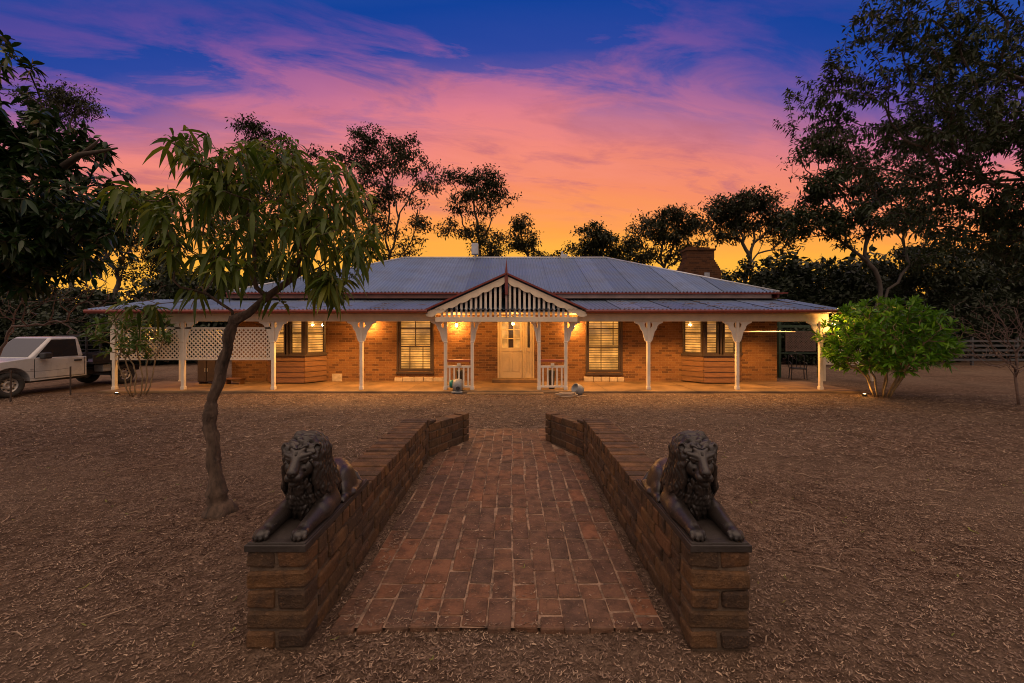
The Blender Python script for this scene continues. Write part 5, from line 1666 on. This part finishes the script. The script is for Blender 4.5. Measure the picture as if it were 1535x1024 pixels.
gum(112, 470, [(108, 148, 30, 14, 3), (125, 165, 16, 10, 1), (80, 165, 20, 18, 2), (95, 210, 20, 22, 1), (60, 150, 26, 18, 1.5)], 30, 111, 'very tall thin gum tree over the dark left edge tree', 34, 60, .28, .09, .18)

# bushes closing the horizon
def bush(name, label, c, rad, seed, n, leafn, L, W, mat='bushleaf', group='dark bushes round the yard'):
    r = np.random.default_rng(seed)
    tips = ell_points(n, c, rad, seed, .35); tips[:, 2] = np.maximum(tips[:, 2], .15)
    base = Vector((c[0], c[1], 0))
    tr = [(c[0], c[1], -.05), (c[0]+.05, c[1], c[2]*.2), (c[0], c[1]+.05, c[2]*.4)]
    pos, par, cnt, tipn = grow(tr, tips, .2, .45, 1, seed, .12, .6)
    root = empty(name, base); tag(root, label, 'bush', group)
    o = wood(pos, par, cnt, .010, .12, 3, (4, 7), None, 0, seed).build('trunk', M['bark2'], smooth=True); put(root, o, base)
    lm = MB(); k_ = int(n*leafn*1.7); L *= 1.25; W *= 1.35; ti = r.integers(0, n, k_)
    B = tips[ti]+r.normal(0, .22, (k_, 3))*np.array([1.2, 1.2, .8])*max(.6, min(rad)/2); D = r.normal(0, 1, (k_, 3))
    B[:, 2] = np.maximum(B[:, 2], .06)
    leaves(lm, B, D, L*r.uniform(.6, 1.2, k_), W*r.uniform(.7, 1.2, k_), .15, False, 0, seed)
    o = lm.build('crown', M[mat]); put(root, o, base)
bush('dense_bush', 'dark rounded bush above the left veranda roof', (PX(270, 28), 28, 3.4), (3.0, 2.2, 2.9), 201, 130, 40, .28, .13)
bush('dense_bush', 'dark bush behind the trunk fork of the crooked tree', (PX(360, 27), 27, 3.2), (3.4, 2.2, 2.6), 202, 130, 40, .28, .13)
bush('dense_bush', 'dark bush low behind the utility truck', (PX(60, 26), 26, 2.4), (6.5, 2.5, 2.3), 203, 170, 40, .28, .13)
bush('dense_bush', 'dark green bush right of the roof hip end', (PX(1140, 26), 26, 3.2), (3.3, 2.2, 3.2), 204, 150, 42, .28, .13)
bush('dense_bush', 'dark bush below the large many stemmed gum', (PX(1240, 25), 25, 3.0), (3.0, 2.2, 3.2), 205, 150, 42, .28, .13)
bush('dense_bush', 'wide grey green bush right of the bright shrub', (PX(1385, 25), 25, 3.5), (4.6, 2.2, 3.7), 206, 300, 48, .24, .085)
bush('dense_bush', 'grey green bush at the far right edge', (PX(1520, 26), 26, 3.8), (4.4, 2.4, 4.2), 207, 300, 48, .24, .085)
bush('dense_bush', 'dark bush in the gap past the right wall end', (PX(1205, 23), 23, 1.3), (2.4, 1.2, 1.5), 208, 80, 40, .22, .10)

bush('dense_bush', 'low dark bush seen under the lattice screen', (PX(235, 23), 23, 1.1), (3.2, 1.6, 1.4), 209, 130, 44, .24, .11)
bush('dense_bush', 'low dark bush seen between truck and veranda', (PX(120, 22), 22, 1.2), (3.4, 1.6, 1.5), 210, 130, 44, .24, .11)
# far woodland closing the horizon: one uncountable mass
r = np.random.default_rng(300)
n = 46000
az_ = r.uniform(-1.15, 1.15, n); dd = r.uniform(44, 60, n)
hh = (1+.55*np.clip((az_-.35)/.2, 0, 1)+.25*(az_ < -.3))*(2.5+4.0*vnoise(az_*9+20, dd*0+3, 5)+2.0*vnoise(az_*31+50, dd*0+8, 6))
B = np.stack([np.sin(az_)*dd*1.25, np.cos(az_)*dd+6, r.random(n)**.8*hh], -1); D = r.normal(0, 1, (n, 3))
lm = MB(); leaves(lm, B, D, r.uniform(.6, 1.2, n), r.uniform(.3, .6, n), .1, False, 0, 301)
tag(lm.build('far_woodland', M['bushleaf']), 'dark band of far woodland closing the horizon', 'woodland', kind='stuff')

# --- bright green shrub at the right end of the veranda
def stemmed_shrub(name, label, base, crown_c, crown_r, ntip, k, L, W, seed, mat, nst, rb=.05, low=.45):
    r = np.random.default_rng(seed)
    tips = ell_points(ntip, crown_c, crown_r, seed, .22)
    tips = tips[tips[:, 2] > crown_c[2]-crown_r[2]*low]
    tips = np.concatenate([tips, ell_points(ntip//3, crown_c, tuple(np.array(crown_r)*.75), seed+9, .5)])
    root = empty(name, (base[0], base[1], 0)); tag(root, label, 'shrub')
    wm_ = MB(); lm = MB()
    ang = np.arctan2(tips[:, 1]-base[1], tips[:, 0]-base[0]); grp = ((ang+PI)/(2*PI)*nst).astype(int) % nst
    for s in range(nst):
        tp = tips[grp == s]
        if len(tp) < 2: continue
        a = -PI+(s+.5)/nst*2*PI
        b = np.array([base[0]+.16*math.cos(a), base[1]+.16*math.sin(a), -.03]); c = tp.mean(0)
        tr = [b, b+np.array([.10*math.cos(a), .10*math.sin(a), .25]), b*.7+c*.3+np.array([.05, 0, .05]), b*.55+c*.45]
        pos, par, cnt, tipn = grow(tr, tp, .25, .16, 2, seed+s, .10, .5)
        w_ = wood(pos, par, cnt, .008, rb, 4, (6, 9), None, .04, seed+s)
        wm_.add(np.concatenate(w_.v), w_.f)
        whorls(lm, pos, par, tipn, k, L, W, seed+s+50, .10, 1.0, .75, .12)
    o = wm_.build('trunk', M['stem'], smooth=True); put(root, o, root.location)
    o = lm.build('crown', M[mat], smooth=True); put(root, o, root.location)
bx_, by_ = PX(1322, 11.9), 11.9
stemmed_shrub('green_shrub', 'rounded bright green shrub on bare stems at the right veranda corner', (bx_, by_, 0), (bx_+.15, by_, 1.66), (1.72, 1.5, 1.18), 400, 17, .225, .055, 61, 'frangleaf', 9, .026, .80)
bx_, by_ = PX(207, 12.1), 12.1
stemmed_shrub('thin_shrub', 'sparse green shrub on thin stems before the left veranda end', (bx_, by_, 0), (bx_-.15, by_, 1.75), (1.05, .9, .85), 70, 9, .24, .062, 71, 'shrubleaf', 6, .018, .8)
# bare twig bush at the right edge
tips = ell_points(330, (12.7, 10.6, 1.9), (2.0, 1.2, 1.05), 81, .6)
leafy_tree('leafless_bush', 'bare pinkish grey twig bush at the right edge', 'bush', [(13.0, 10.6, -.05), (12.95, 10.6, .3), (12.9, 10.6, .7)], tips, None, M['twig'], .004, .03, .5, .18, 0, 0, 0, 0, 82, wig=.2, attach=1)
